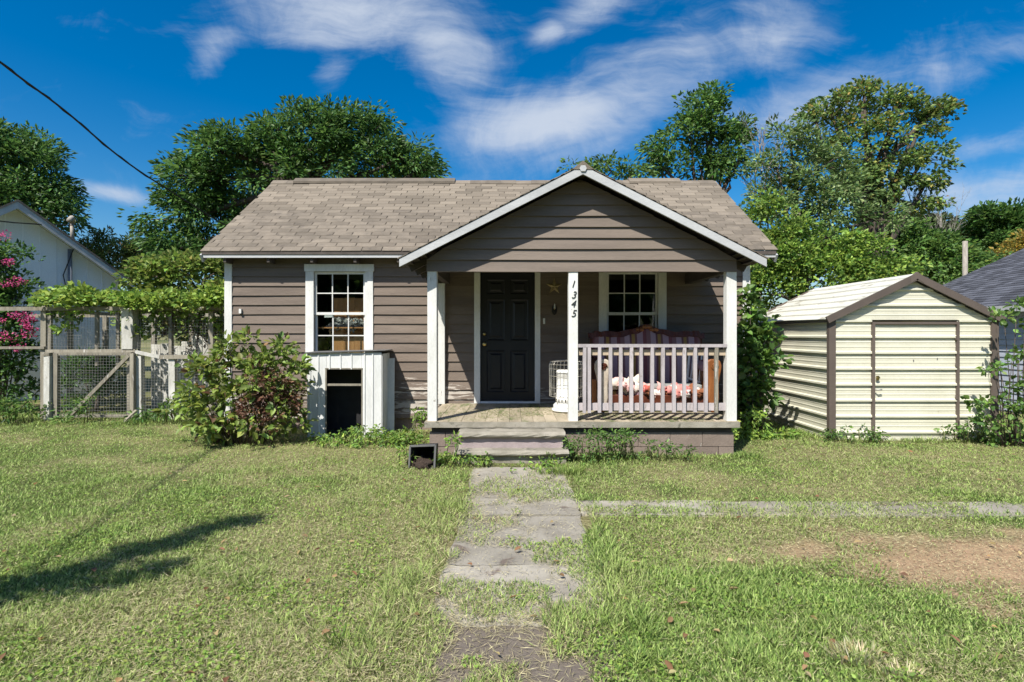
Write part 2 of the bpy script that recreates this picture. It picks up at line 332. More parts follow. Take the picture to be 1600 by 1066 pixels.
def path(name, segs, cross):
    root = bpy.data.objects.new(name, None); COL.objects.link(root); root['kind'] = 'structure'; WL[root] = Vector((0, 0, 0))
    for (x0, x1, y0, y1) in segs:
        n = 9; e = []
        for i in range(n): e.append((x0+(x1-x0)*i/(n-1), y0+random.uniform(-.015, .015)))
        for i in range(1, n): e.append((x1+random.uniform(-.02, .02), y0+(y1-y0)*i/(n-1)))
        for i in range(1, n): e.append((x1-(x1-x0)*i/(n-1), y1+random.uniform(-.015, .015)))
        for i in range(1, n-1): e.append((x0+random.uniform(-.02, .02), y1-(y1-y0)*i/(n-1)))
        dz_ = random.uniform(-.004, .004); MB().prism(e, 'z', -.05, .008+dz_).build('paving_slab', M_pave2 if (y1 < 3.0 and not cross) else M_pave, root)
    return root
path('walkway', [(-.43, .57, a, a+w_-.015) for a, w_ in ((-1.3, 1.25), (-.05, 1.25), (1.2, 1.72), (2.92, .78), (3.7, 1.0), (5.2, 1.2))]+[(-.43, .57, 4.715, 5.185)], 0)
path('side_path', [(.585+1.28*i, .585+1.28*(i+1)-.015, 4.72-.026*i, 5.12-.026*i) for i in range(8)], 1)

# ------------------------------------------------------------------ house
HX0, HX1, WY, BY = -4.45, 3.68, 8.86, 13.56
SL = .6635; EY, EZ, RY, RZ = 8.58, 2.79, 11.21, 4.535; RX0, RX1 = -4.72, 4.02
FZ, DEPTH = .43, 7.02
house = thing('house', 'small brown clapboard house with shingled roof and gabled front porch', 'house', (-.4, WY, 0))
wall = MB()
WIN = [(-2.69, 1.18, 2.47), (1.88, 1.18, 2.47)]       # centre x, sill z, head z of the two window openings
def wall_strip(mb, x0, x1, z0, z1): mb.box(x0, x1, WY, WY+.10, z0, z1)
wx = [(HX0, -3.12), (-2.26, -.51), (.37, 1.45), (2.31, HX1)]
for a, b in wx: wall_strip(wall, a, b, .2, 2.80)
for c, lo, hi in WIN: wall_strip(wall, c-.43, c+.43, .2, lo-.02); wall_strip(wall, c-.43, c+.43, hi+.03, 2.80)
wall_strip(wall, -.51, .37, 2.47, 2.80)
gab = [(WY+.1, .2), (BY, .2), (BY, 2.85), (RY, 4.36), (WY+.1, 2.85)]
wall.prism(gab, 'x', HX0+.001, HX0+.1); wall.prism(gab, 'x', HX1-.1, HX1-.001); wall.box(HX0+.1, HX1-.1, BY-.1, BY-.001, .2, 2.8)
wall.box(HX0+.1, HX1-.1, WY+.1, BY-.1, .3, .4)
wall_o = wall.build('wall', M_back, house)
MB().box(HX0+.04, HX1-.04, WY+.03, WY+.1, -.1, .2).box(HX0+.05, HX0+.15, WY+.1, BY, -.1, .2).box(HX1-.15, HX1-.05, WY+.1, BY, -.1, .2).box(HX0+.15, HX1-.15, BY-.1, BY-.02, -.1, .2).build('foundation', M_block, house)
def board(name, mat, parent, x0, x1, z0, z1, Y, lap=.027, xa=None, xb=None, tall=None):
    """one lap board, bottom edge proud; xa/xb are the ends at the top edge"""
    xa = x0 if xa is None else xa; xb = x1 if xb is None else xb
    n = max(2, int((x1-x0)/.5)+1); mb = MB(); lo, hi = [], []
    w1 = random.uniform(0, 6); am = random.uniform(.0006, .002)
    for i in range(n+1):
        t = i/n; wob = am*math.sin(w1+t*(x1-x0)*2.6)
        mb.v += [(x0+(x1-x0)*t, Y-lap+wob, z0+wob*1.6), (xa+(xb-xa)*t, Y-.005, z1+wob), (xa+(xb-xa)*t, Y+.001, z1+.001), (x0+(x1-x0)*t, Y+.001, z0+wob)]
    for i in range(n):
        k = i*4
        for q in range(4): mb.f.append((k+q, k+4+q, k+4+(q+1) % 4, k+(q+1) % 4))
    mb.f += [(3, 2, 1, 0), tuple(4*n+q for q in range(4))]
    return mb.build(name, mat, parent)
def siding(x0, x1, zlo, zhi, holes, ex=.147):
    z = zlo
    while z < zhi-.02:
        zt = min(z+ex, zhi); hs_ = sorted([h for h in holes if h[2] < zt-.004 and h[3] > z+.004])
        cur = x0
        for (a, b, ha, hb) in hs_:
            if a > cur: board('siding_board', M_side, wall_o, cur, a, z, zt, WY)
            if ha > z+.004: board('siding_board', M_side, wall_o, a, b, z, ha, WY)
            if hb < zt-.004: board('siding_board', M_side, wall_o, a, b, hb, zt, WY)
            cur = b
        if cur < x1: 
            # a butt joint somewhere along the long boards
            if x1-cur > 1.6 and random.random() < .5:
                q = cur+random.uniform(.5, x1-cur-.5); board('siding_board', M_side, wall_o, cur, q-.001, z, zt, WY); board('siding_board', M_side, wall_o, q+.001, x1, z, zt, WY)
            else: board('siding_board', M_side, wall_o, cur, x1, z, zt, WY)
        z = zt
holes = [(c-.525, c+.525, lo-.1, hi+.12) for c, lo, hi in WIN]+[(-.59, .44, 0, 2.49)]
siding(HX0+.09, HX1-.09, .2, 2.76, holes)
for X, sgn in ((HX0, -1), (HX1, 1)):                  # side walls: the same boards
    z = .2
    while z < 4.3:
        zt = z+.147; y0 = WY+.02; y1 = BY
        if zt > 2.8: ins = (zt-2.8)/SL+.04; y0 += ins; y1 -= ins
        if y1-y0 > .2:
            mb = MB(); mb.add([(X+sgn*.022, y0, z), (X+sgn*.022, y1, z), (X+sgn*.005, y1, zt), (X+sgn*.005, y0, zt), (X-sgn*.001, y0, z), (X-sgn*.001, y1, z), (X-sgn*.001, y1, zt), (X-sgn*.001, y0, zt)],
                   [(0, 1, 2, 3), (7, 6, 5, 4), (0, 4, 5, 1), (3, 2, 6, 7), (1, 5, 6, 2), (0, 3, 7, 4)]); mb.build('siding_board', M_side, wall_o)
        z = zt
for a, b in ((HX0-.026, HX0+.085), (HX1-.085, HX1+.026)): box('corner_board', M_trim, house, a, b, WY-.035, WY+.02, .16, 2.68, j=.002)
# roof of the main block
roof = MB()
def roofz(y): return EZ+(y-EY)*SL
# a sagging fascia and sheathing
roof.prism([(EY, EZ-.03), (RY, RZ-.03), (2*RY-EY, EZ-.03), (2*RY-EY, EZ-.075), (RY, RZ-.09), (EY, EZ-.075)], 'x', RX0+.02, RX1-.02)
roof_o = roof.build('roof', M_soffit, house)
def sag(x, y): return -.018*math.sin((x-RX0)/(RX1-RX0)*math.pi*2.0)*max(0, 1-(y-EY)/2.6)-.012*math.sin((x+1)*1.1)-.01
tabw, ex = .305, .137
slen = math.hypot(RY-EY, RZ-EZ); ca, sa = (RY-EY)/slen, (RZ-EZ)/slen
sh0 = MB(); tl = ex+.05
sh0.add([(-tabw/2+.006, 0, .006), (tabw/2-.006, 0, .006), (tabw/2-.006, tl*ca, tl*sa), (-tabw/2+.006, tl*ca, tl*sa), (-tabw/2+.006, 0, -.004), (tabw/2-.006, 0, -.004)], [(0, 1, 2, 3), (4, 5, 1, 0), (4, 0, 3), (1, 5, 2)])
def porch_roof_z(x): return 3.57-.509*abs(x-.85)
def hidden_by_porch(x, y): return porch_roof_z(x) > roofz(y)+.12
src = None; field_v, field_f, field_c = [], [], []
nrow = int(slen/ex)+1; made = 0
for r in range(nrow):
    s0 = r*ex-.012; y = EY+s0*ca; z = EZ+s0*sa
    if y > RY-.03: break
    off = (r % 2)*tabw/2+((r*7) % 3)*.03
    nx_ = int((RX1-RX0)/tabw)+2
    for i in range(nx_):
        xc = RX0+tabw/2+(i-1)*tabw+off; x0_, x1_ = max(xc-tabw/2+.006, RX0), min(xc+tabw/2-.006, RX1)
        if x1_-x0_ < .03 or (hidden_by_porch(x0_, y) and hidden_by_porch(x1_, y)): continue
        xc_, full = (x0_+x1_)/2, (x1_-x0_) > tabw-.02
        zz_ = z+sag(xc_, y)+random.uniform(0, .004)
        if made < 296 and full:
            if src is None:
                src = sh0.build('shingle', M_shing, roof_o); src.data.transform(__import__('mathutils').Matrix.Translation((0, tl*ca/2, -.0))); WL[src] = Vector()
                base_off = -.004
            o = src if made == 0 else src.copy()
            if made: COL.objects.link(o); o.parent = roof_o
            o.location = Vector((xc_, y, zz_-.004))-WL[roof_o]; made += 1
        else:
            tle = min(tl, slen-s0-.005)
            k = len(field_v); field_v += [(x0_, y, zz_+.006), (x1_, y, zz_+.006), (x1_, y+tle*ca, zz_+tle*sa), (x0_, y+tle*ca, zz_+tle*sa), (x0_, y, zz_-.004), (x1_, y, zz_-.004)]
            field_f += [(k, k+1, k+2, k+3), (k+4, k+5, k+1, k), (k+4, k, k+3), (k+1, k+5, k+2)]
            p = .6+.4*vn(xc_, y, 1.3, 9); t = random.uniform(.74, 1.2)*(.75+.35*p)
            field_c += [(.19*t, .162*t, .128*t, 1)]*6
def colmesh(name, vs, fs, cs, mat, parent, kind='stuff'):
    mb = MB(); mb.v = vs; mb.f = fs; o = mb.build(name, mat, parent, kind=kind)
    at = o.data.attributes.new('Col', 'FLOAT_COLOR', 'POINT'); at.data.foreach_set('color', np.array(cs, dtype=float).ravel()); return o
colmesh('shingle_field', field_v, field_f, field_c, SHINGV, roof_o)
bs = MB(); bs.add([(RX0, RY+.01, RZ), (RX1, RY+.01, RZ), (RX1, 2*RY-EY, EZ), (RX0, 2*RY-EY, EZ)], [(0, 1, 2, 3)]); bs.build('back_slope', M_shing, roof_o)
def ridge_piece(x0, x1, h, name='ridge_cap'):
    MB().prism([(RY-.13, RZ-.08+h), (RY, RZ+.012+h), (RY+.13, RZ-.08+h), (RY+.13, RZ-.1), (RY-.13, RZ-.1)], 'x', x0, x1).build(name, M_shing, roof_o)
x = RX0
while x < RX1-.05:
    x2 = min(x+.3, RX1); ridge_piece(x+.002, x2, random.uniform(-.003, .006)); x = x2
for a, b in ((-4.28, -1.12), (2.3, 3.3)): ridge_piece(a, b, .045, 'ridge_vent')
fv = MB(); n = 34
for i in range(n+1):
    xx = RX0+.03+(RX1-RX0-.06)*i/n; s_ = sag(xx, EY)
    fv.v += [(xx, EY+.012, EZ-.118+s_*.3), (xx, EY+.012, EZ-.012+s_), (xx, EY+.04, EZ-.012+s_), (xx, EY+.04, EZ-.118+s_*.3)]
for i in range(n):
    k = i*4
    for q in range(4): fv.f.append((k+q, k+4+q, k+4+(q+1) % 4, k+(q+1) % 4))
fv.f += [(3, 2, 1, 0), tuple(4*n+q for q in range(4))]; fv.build('fascia', M_fascia, house)
for X in (RX0+.015, RX1-.015):
    for y1, z1, y2, z2 in ((EY+.015, EZ-.135, RY, RZ-.135), (2*RY-EY, EZ-.135, RY, RZ-.135)):
        MB().beam((X, y1, z1), (X, y2, z2), .03, .12).build('rake_board', M_fascia, house)
for i in range(13):
    X = RX0+.35+i*.66
    if -1.4 < X < 3.1: continue
    MB().box(X-.02, X+.02, EY+.045, WY-.01, 2.60, 2.695).build('rafter_tail', M_soffit, house)
# windows
def window(c, lo, hi):
    w_ = thing_part('window', c, lo)
    return w_
def build_window(c, lo, hi, Y=WY):
    hw = .40; head = MB().box(c-.54, c+.54, Y-.045, Y+.01, hi+.015, hi+.125, j=.0015).build('window', M_trim, house)   # the head casing carries the rest
    for a, b in ((c-.525, c-hw), (c+hw, c+.525)): box('casing', M_trim, head, a, b, Y-.036, Y+.01, lo-.06, hi+.014, j=.0015)
    box('sill', M_trim, head, c-.56, c+.56, Y-.075, Y+.01, lo-.105, lo-.062, j=.001)
    mid = (lo+hi)/2
    for k, (z0, z1, yo) in enumerate(((mid-.015, hi+.01, .012), (lo-.055, mid+.015, .04))):
        y0, y1 = Y+yo, Y+yo+.028
        sash = MB(); st = .035
        sash.box(c-hw+.002, c-hw+st, y0, y1, z0, z1).box(c+hw-st, c+hw-.002, y0, y1, z0, z1).box(c-hw+st, c+hw-st, y0, y1, z0, z0+.04).box(c-hw+st, c+hw-st, y0, y1, z1-.035, z1)
        sash.build('sash', M_trim, head)
        gx0, gx1, gz0, gz1 = c-hw+st, c+hw-st, z0+.04, z1-.035
        for i in (1, 2): xx = gx0+(gx1-gx0)*i/3; box('muntin', M_trim, head, xx-.008, xx+.008, y0+.004, y1-.004, gz0, gz1)
        zm = (gz0+gz1)/2; xs = [gx0, gx0+(gx1-gx0)/3, gx0+(gx1-gx0)*2/3, gx1]
        for i in range(3): box('muntin', M_trim, head, xs[i]+.008*(i > 0), xs[i+1]-.008*(i < 2), y0+.005, y1-.005, zm-.008, zm+.008)
        for i in range(3):
            for za, zb in ((gz0, zm-.008), (zm+.008, gz1)):
                box('pane', M_glass, head, xs[i]+.008*(i > 0), xs[i+1]-.008*(i < 2), y0+.012, y0+.016, za, zb)
    return head
for q in WIN: build_window(*q)
# front door
dr_o = MB().box(-.492, .352, WY+.03, WY+.075, FZ+.03, FZ+2.03).build('door', M_door, house)
def dpanel(x0, x1, z0, z1):
    mb = MB(); y = WY+.03; r = [(0, 0), (.018, .012), (.045, .012), (.07, -.004)]
    for ins, dep in r: mb.v += [(x0+ins, y-.004+dep, z0+ins), (x1-ins, y-.004+dep, z0+ins), (x1-ins, y-.004+dep, z1-ins), (x0+ins, y-.004+dep, z1-ins)]
    # raised moulding ring and field stand proud of the slab
    mb.v = [(a, b-.014, c) for a, b, c in mb.v]
    for k in range(3):
        for q in range(4): mb.f.append((k*4+q, k*4+(q+1) % 4, k*4+4+(q+1) % 4, k*4+4+q))
    mb.f.append((12, 13, 14, 15))
    b0 = len(mb.v); mb.v += [(x0, y+.001, z0), (x1, y+.001, z0), (x1, y+.001, z1), (x0, y+.001, z1)]
    for q in range(4): mb.f.append((b0+q, b0+(q+1) % 4, (q+1) % 4, q))
    mb.build('door_panel', M_door, dr_o)
for z0, z1 in ((.17, .82), (.98, 1.62), (1.70, 1.93)):
    for a, b in ((-.395, -.115), (-.025, .255)): dpanel(a, b, FZ+z0, FZ+z1)
MB().lathe((0, 0, 0), [(.001, 0), (.03, .001), (.03, .008), (.012, .012), (.012, .035), (.026, .042), (.03, .058), (.02, .07), (.001, .072)], 16).v
def knob(z, r):
    mb = MB().lathe((0, 0, 0), [(.001, 0), (r*1.1, .001), (r*1.1, .008), (r*.45, .012), (r*.45, .03), (r*.95, .04), (r, .055), (r*.6, .066), (.001, .068)], 16)
    mb.v = [(-.43+a, WY+.031-c, z+b) for a, b, c in mb.v]; mb.build('knob', M_brass, dr_o, smooth=True)
knob(FZ+.92, .032); knob(FZ+1.08, .024)
box('door_jamb', M_trim, house, -.59, -.497, WY-.032, WY+.06, FZ, FZ+2.04, j=.001); box('door_jamb', M_trim, house, .357, .44, WY-.032, WY+.06, FZ, FZ+2.04, j=.001)
box('door_head', M_trim, house, -.60, .45, WY-.034, WY+.06, FZ+2.041, FZ+2.13); box('threshold', M_metalw, house, -.497, .357, WY-.03, WY+.07, FZ, FZ+.028)
box('doorbell', M_white, house, .485, .515, WY-.04, WY-.01, 1.665, 1.755, bevel=.004)
# porch
PX0, PX1 = -1.06, 2.79
ndk = 26; dkw = (PX1+.02-PX0+.02)/ndk
deck = MB().box(PX0+.06, PX1-.06, DEPTH+.04, WY-.03, FZ-.14, FZ-.036).build('porch_deck', M_soffit, house)
for i in range(ndk): 
    xx = PX0-.02+i*dkw; box('deck_plank', M_deck, deck, xx+.002, xx+dkw-.002, DEPTH-.015+random.uniform(-.006, .006), WY-.036, FZ-.034, FZ+random.uniform(-.003, .002))
box('deck_edge', M_conc, deck, PX0-.02, PX1+.02, DEPTH-.03, DEPTH-.021, FZ-.075, FZ-.006, j=.002)
fnd = MB().box(PX0+.06, PX1-.06, DEPTH+.14, DEPTH+.2, -.05, FZ-.141).build('porch_foundation', M_block, house)
for r, (z0, z1) in enumerate(((-.06, .105), (.112, .285))):
    xx = PX0+.03-(.2 if r else 0)
    while xx < PX1-.04:
        a, b = max(xx, PX0+.03), min(xx+.4, PX1-.03)
        if b-a > .05: box('block', M_block, fnd, a+.003, b-.003, DEPTH+.035, DEPTH+.139, z0, z1, j=.002)
        xx += .4
for X in (PX0+.04, PX1-.1):
    for k in range(4): box('block', M_block, fnd, X, X+.09, DEPTH+.21+k*.4, DEPTH+.60+k*.4, -.05, FZ-.15, j=.002)
BZ = 2.283
for a, b in ((-1.05, -.935), (.702, .818), (2.665, 2.79)): box('porch_post', M_trim, house, a, b, DEPTH+.02, DEPTH+.13, FZ-.004, BZ+.012, j=.002)
for X in (-1.14,): box('porch_post', M_trim, house, X, X+.10, WY-.10, WY-.024, FZ-.002, BZ+.01, j=.002)
GYP = 7.06
box('porch_beam', M_soffit, house, PX0+.002, PX1-.002, GYP+.004, GYP+.10, BZ+.006, BZ+.16)
for X in (PX0+.005, PX1-.095): box('porch_beam', M_soffit, house, X, X+.09, GYP+.1, WY-.025, BZ+.006, BZ+.15)
box('porch_ceiling', M_soffit, house, PX0+.09, PX1-.09, GYP+.1, WY-.022, 2.50, 2.53)
z = BZ; k = 0; gable = MB().prism([(PX0+.02, BZ+.02), (PX1-.02, BZ+.02), (PX1-.02, porch_roof_z(PX1)-.12), (.85, 3.40), (PX0+.02, porch_roof_z(PX0)-.12)], 'y', GYP+.006, GYP+.05).build('porch_gable', M_back, house)
while z < 3.40:
    zt = z+.137 if k else z+.146
    def lim(q): d = (3.57-.13-q)/.509; return max(PX0, .85-d), min(PX1, .85+d)
    x0_, x1_ = lim(z); xa_, xb_ = lim(zt)
    if zt > 3.43: xa_ = xb_ = .85; zt = 3.43
    board('gable_board', M_gable, gable, x0_, x1_, z, zt, GYP, .03, xa_, xb_); z = zt; k += 1
PB, PE = 6.80, 2.20                                     # front edge and half width of the porch roof
proof = MB()
for sg in (-1, 1):
    def P3(off, y, dz_): return (.85+sg*off, y, 3.57-.509*off+dz_)
    top = [(0, PB+.01), (PE, PB+.01), (PE, WY-.03), (1.3, WY-.03), (1.3, 8.66), (0, 9.86)]
    vs = [P3(o_, y, -.035) for o_, y in top]+[P3(o_, y, -.06) for o_, y in top]; n = len(top)
    proof.add(vs, [tuple(range(n)), tuple(range(2*n-1, n-1, -1))]+[(i, (i+1) % n, (i+1) % n+n, i+n) for i in range(n)])
proof_o = proof.build('porch_roof', M_soffit, house)
pv, pf, pc = [], [], []
pl = math.hypot(1, .509)
for sg in (-1, 1):
    r = 0
    while True:
        o1 = PE+.02-r*ex/pl; 
        if o1 < .03: break
        o2 = max(o1-(ex+.05)/pl, 0); off = (r % 2)*.15; y = PB-.02-off
        while y < 9.9:
            y0_, y1_ = max(y, PB-.02), min(y+tabw-.006, 9.9)
            if y1_-y0_ > .02 and roofz(y1_) < 3.57-.509*o1+.25 and not (o1 > 1.3 and y1_ > 8.83):
                k = len(pv); a = 3.57-.509*o1-.018; b = 3.57-.509*o2-.028
                pv += [(.85+sg*o1, y0_, a), (.85+sg*o1, y1_, a), (.85+sg*o2, y1_, b), (.85+sg*o2, y0_, b), (.85+sg*o1, y0_, a-.016), (.85+sg*o1, y1_, a-.016), (.85+sg*o2, y1_, b-.006), (.85+sg*o2, y0_, b-.006)]
                pf += [(k, k+1, k+2, k+3), (k+4, k+5, k+1, k), (k+4, k, k+3, k+7), (k+1, k+5, k+6, k+2)]
                t = random.uniform(.7, 1.15); pc += [(.19*t, .162*t, .128*t, 1)]*8
            y += tabw
        r += 1
colmesh('shingle_field', pv, pf, pc, SHINGV, proof_o)
MB().prism([(.85-.13, 3.57-.09), (.85, 3.585), (.85+.13, 3.57-.09)], 'y', PB-.02, 9.8).build('ridge_cap', M_shing, proof_o)
for sg in (-1, 1):
    e = (.85+sg*PE, 3.57-.509*PE)
    MB().add([(.85, PB-.012, 3.53), (e[0], PB-.012, e[1]-.038), (e[0], PB-.012, e[1]-.135), (.85, PB-.012, 3.425), (.85, PB+.02, 3.53), (e[0], PB+.02, e[1]-.038), (e[0], PB+.02, e[1]-.135), (.85, PB+.02, 3.425)],
             [(0, 1, 2, 3), (7, 6, 5, 4), (0, 4, 5, 1), (3, 2, 6, 7), (1, 5, 6, 2), (0, 3, 7, 4)]).build('barge_board', M_fascia, proof_o)
    for yy_ in (7.35, 7.8, 8.25, 8.7): MB().beam((.85+sg*1.9, yy_, 3.57-.509*1.9-.11), (.85+sg*(PE-.03), yy_, 3.57-.509*(PE-.03)-.11), .045, .09).build('rafter_tail', M_soffit, proof_o)
    for q in range(3):
        o_ = 1.97+q*.09; MB().beam((.85+sg*o_, PB+.03, 3.57-.509*o_-.066), (.85+sg*o_, 8.8, 3.57-.509*o_-.066), .08, .012).build('sheathing_board', M_soffit, proof_o)
MB().prism([(.825, 3.455), (.875, 3.455), (.893, 3.49), (.875, 3.525), (.825, 3.525), (.807, 3.49)], 'y', PB-.028, PB-.0125).build('apex_block', M_fascia, proof_o)
# railing
rx0, rx1 = .820, 2.664
rl = MB().box(rx0, rx1, DEPTH+.01, DEPTH+.09, 1.345, 1.385, j=.002).build('railing', M_rail, house)
box('lower_rail', M_rail, rl, rx0, rx1, DEPTH+.055, DEPTH+.095, .555, .645, j=.003); box('inner_rail', M_railb, rl, rx0, rx1, DEPTH+.055, DEPTH+.095, 1.245, 1.315, j=.003)
for i, t in enumerate([903.5+10, 921, 937, 954, 970, 986.5, 1002, 1019, 1035.5, 1053, 1069, 1086, 1103, 1119]):
    X = px(t-.5, 7.06); a = random.uniform(-.004, .004); hgt = 1.344
    mb = MB().box(X-.02, X+.02, DEPTH+.012, DEPTH+.054, .535+random.uniform(-.008, .005), hgt, j=.002); mb.v = [(p[0]+a*(p[2]-.5), p[1], p[2]) for p in mb.v]
    mb.build('baluster', M_rail if i < 13 else M_owood, rl)
# numerals on the middle post
for i, ch in enumerate('1345'):
    cu = bpy.data.curves.new('numeral', 'FONT'); cu.body = ch; cu.size = .125; cu.shear = .3; cu.extrude = .004; cu.align_x = 'CENTER'; cu.offset = -.0012
    to = bpy.data.objects.new('tmp', cu); COL.objects.link(to); bpy.context.view_layer.update()
    me = bpy.data.meshes.new_from_object(to.evaluated_get(bpy.context.evaluated_depsgraph_get())); bpy.data.objects.remove(to)
    me.materials.clear(); me.materials.append(M_blackm); o = bpy.data.objects.new('numeral', me); COL.objects.link(o); o.parent = house
    o.rotation_euler = (math.pi/2, 0, 0); o.location = Vector((.757+(-.004, .006, -.002, .004)[i], DEPTH+.016, pz((449, 466, 480, 495)[i], DEPTH)))-WL[house]
box('wall_bracket', M_trim, house, -4.24, -4.205, WY-.06, WY-.012, pz(487, WY)-.03, pz(487, WY)+.04); 
# things behind the left window
cab = thing('wooden_cabinet', 'orange wooden cupboard boards behind the left window panes', 'cabinet', (-2.55, 9.16, .4))
for i in range(5): box('plank', M_ply, cab, -2.87+i*.165, -2.87+i*.165+.161, 9.14+.004*(i % 2), 9.17, .4, pz(466, 9.14)+random.uniform(-.01, .01))
bag = MB(); random.seed(4)
for i in range(26):
    t = i/25; bag.blob((-2.90+.62*t, 9.075+random.uniform(-.02, .02), pz(506, 9.08)+random.uniform(-.06, .07)-.03*t), (.06, .03, .05), 7, 5, .7, i, 3.1)
tag(bag.build('plastic_bag', pm('crumpled_film', (.40, .38, .34), (.12, .11, .10), 30, .25, .8, spec=.6), None), 'crumpled clear plastic film bundled on a sill behind window glass', 'plastic film')
tag(box('bag_shelf', M_ply, None, -3.1, -2.27, 9.0, 9.14, 1.60, 1.62), 'narrow interior shelf under the crumpled plastic film', 'shelf')
tag(MB().add([(-2.985, 9.0, 1.77), (-2.84, 8.995, 1.775), (-2.835, 9.0, 1.855), (-2.98, 9.005, 1.845), (-2.985, 9.002, 1.77), (-2.84, 8.997, 1.775), (-2.835, 9.002, 1.855), (-2.98, 9.007, 1.845)], [(0, 1, 2, 3), (7, 6, 5, 4), (0, 4, 5, 1), (1, 5, 6, 2), (2, 6, 7, 3), (3, 7, 4, 0)]).build('paper_notice', M_white, None), 'small white paper stuck inside the left window', 'paper')
# wall star, wall lamp
st = MB(); sc = (px(866, WY), WY-.03, pz(448, WY)); ring = []
for i in range(10):
    a = math.pi/2+i*math.pi/5; r = .135 if i % 2 == 0 else .052; ring.append((sc[0]+r*math.cos(a), sc[1]+.006, sc[2]+r*math.sin(a)))
st.v = ring+[(sc[0], sc[1]-.035, sc[2]), (sc[0], sc[1]+.012, sc[2])]; st.f = [(i, (i+1) % 10, 10) for i in range(10)]+[((i+1) % 10, i, 11) for i in range(10)]
tag(st.build('wall_star', pm('rusty_tin', (.48, .40, .22), (.26, .19, .10), 12, .5, .2, metal=.4), None), 'five pointed tin barn star hung on porch wall beside door', 'star')
lx, lz = px(866, WY), pz(484, WY)
lamp = thing('wall_lamp', 'small oval brass wall lamp beneath the tin star', 'lamp', (lx, WY-.02, lz))
bp = MB().lathe((0, 0, 0), [(.001, 0), (.055, .001), (.052, .012), (.03, .02), (.001, .022)], 20); bp.v = [(lx+a*.75, WY-.02-c, lz+b*1.55) for a, b, c in bp.v]; bp.build('back_plate', M_blackm, lamp, True)
MB().tube([(lx, WY-.03, lz+.01), (lx, WY-.075, lz+.0), (lx, WY-.085, lz+.02)], .007).build('arm', M_brass, lamp, True)
MB().lathe((lx, WY-.085, lz+.015), [(.001, 0), (.016, .002), (.012, .012), (.012, .055), (.004, .075), (.001, .08)], 14).build('candle_bulb', M_white, lamp, True)

# ------------------------------------------------------------------ steps, bin
steps = thing('concrete_steps', 'low concrete doorsteps with mauve painted riser below porch deck', 'steps', (0, 6.75, 0))
def tread(x0, x1, y0, y1, z0, z1):
    mb = MB(); n = 16
    prof = [(y1, z0), (y0+.02, z0), (y0, z0+.02), (y0-.004, (z0+z1)/2), (y0+.006, z1-.014), (y0+.03, z1), (y1, z1)]
    for i in range(n+1):
        t = i/n
        for (a, b) in prof: mb.v.append((x0+(x1-x0)*t+random.uniform(-.003, .003), a+random.uniform(-.005, .005), b+random.uniform(-.004, .004)))
    m_ = len(prof)
    for i in range(n):
        for q in range(m_): mb.f.append((i*m_+q, (i+1)*m_+q, (i+1)*m_+(q+1) % m_, i*m_+(q+1) % m_))
    mb.f += [tuple(range(m_))[::-1], tuple(n*m_+q for q in range(m_))]
    mb.build('tread', M_conc, steps)
tread(-.64, .63, 6.70, 7.02, .275, .345); box('riser', M_mauve, steps, -.615, .605, 6.75, 7.0, .152, .274, j=.003)
tread(-.67, .66, 6.56, 6.99, .09, .155); box('riser', M_conc, steps, -.64, .63, 6.61, 6.98, -.05, .091, j=.003)
bx_, by_ = px(664, 6.5), 6.5
bn = thing('plastic_bin', 'black square plastic planter tipped over with soil spilling out', 'planter', (bx_, by_, 0))
def frame_tube(h0, h1, y0, y1, t):
    mb = MB(); v = lambda h, y: [(-h, y, -h*.88), (h, y, -h*.88), (h, y, h*.88), (-h, y, h*.88)]
    mb.v = v(h0, y0)+v(h1, y1)+v(h1-t, y1-.0)+v(h0-t, y0+.001)
    for q in range(4):
        r = (q+1) % 4; mb.f += [(q, r, 4+r, 4+q), (8+q, 8+r, 12+r, 12+q), (12+q, 12+r, r, q)]
    mb.f += [(4, 5, 6, 7), (11, 10, 9, 8)]
    return mb
def placeb(mb):
    ca_, sa_ = math.cos(-.1), math.sin(-.1)
    mb.v = [(bx_+ca_*a-sa_*b+.05*c, by_+sa_*a+ca_*b, .125+c*1+.05*a) for a, b, c in mb.v]; return mb
placeb(frame_tube(.138, .105, -.12, .2, .008)).build('tub', M_dark, bn); rim = MB()
for a, b in (((-.146, -.128), (.146, -.128)), ((.146, -.128), (.146, .128)), ((.146, .128), (-.146, .128)), ((-.146, .128), (-.146, -.128))): rim.beam((a[0], -.12, a[1]), (b[0], -.12, b[1]), .02, .016, (0, 1, 0))
placeb(rim).build('rim', M_greyp, bn)
MB().blob((bx_-.01, by_-.02, .03), (.125, .17, .075), 18, 10, .25, 3, 4).build('soil', M_peat, bn, True)

# ------------------------------------------------------------------ sofa, heater, cloths on the porch
def ribbon(mb, pts, y0, y1): mb.prism(pts, 'y', y0, y1)
sf = thing('sofa', 'carved wood sofa with striped mauve upholstery behind porch railing', 'sofa', (2.05, 8.2, FZ))
sx0, sx1 = px(926, 8.2), px(1108, 8.2); scx = (sx0+sx1)/2
def crest(x):
    t = abs(x-scx)/((sx1-sx0)/2); return pz(517, 8.5)+.10*math.exp(-(t/.26)**2)-.02*math.sin(t*9)**2*(t < .85)-.03*(t > .93)
xs = np.linspace(sx0-.02, sx1+.02, 60)
outer = [(x, crest(x)) for x in xs]; inner = [(x, crest(x)-.075-.02*math.sin((x-scx)*14)**2) for x in xs]
mb = MB(); nn_ = len(xs)
for (xo, zo), (_, zi) in zip(outer, inner): mb.v += [(xo, 8.46+.01*math.sin(xo*40), zo), (xo, 8.44, zi), (xo, 8.55, zi), (xo, 8.55, zo)]
for i in range(nn_-1):
    for q in range(4): mb.f.append((i*4+q, i*4+4+q, i*4+4+(q+1) % 4, i*4+(q+1) % 4))
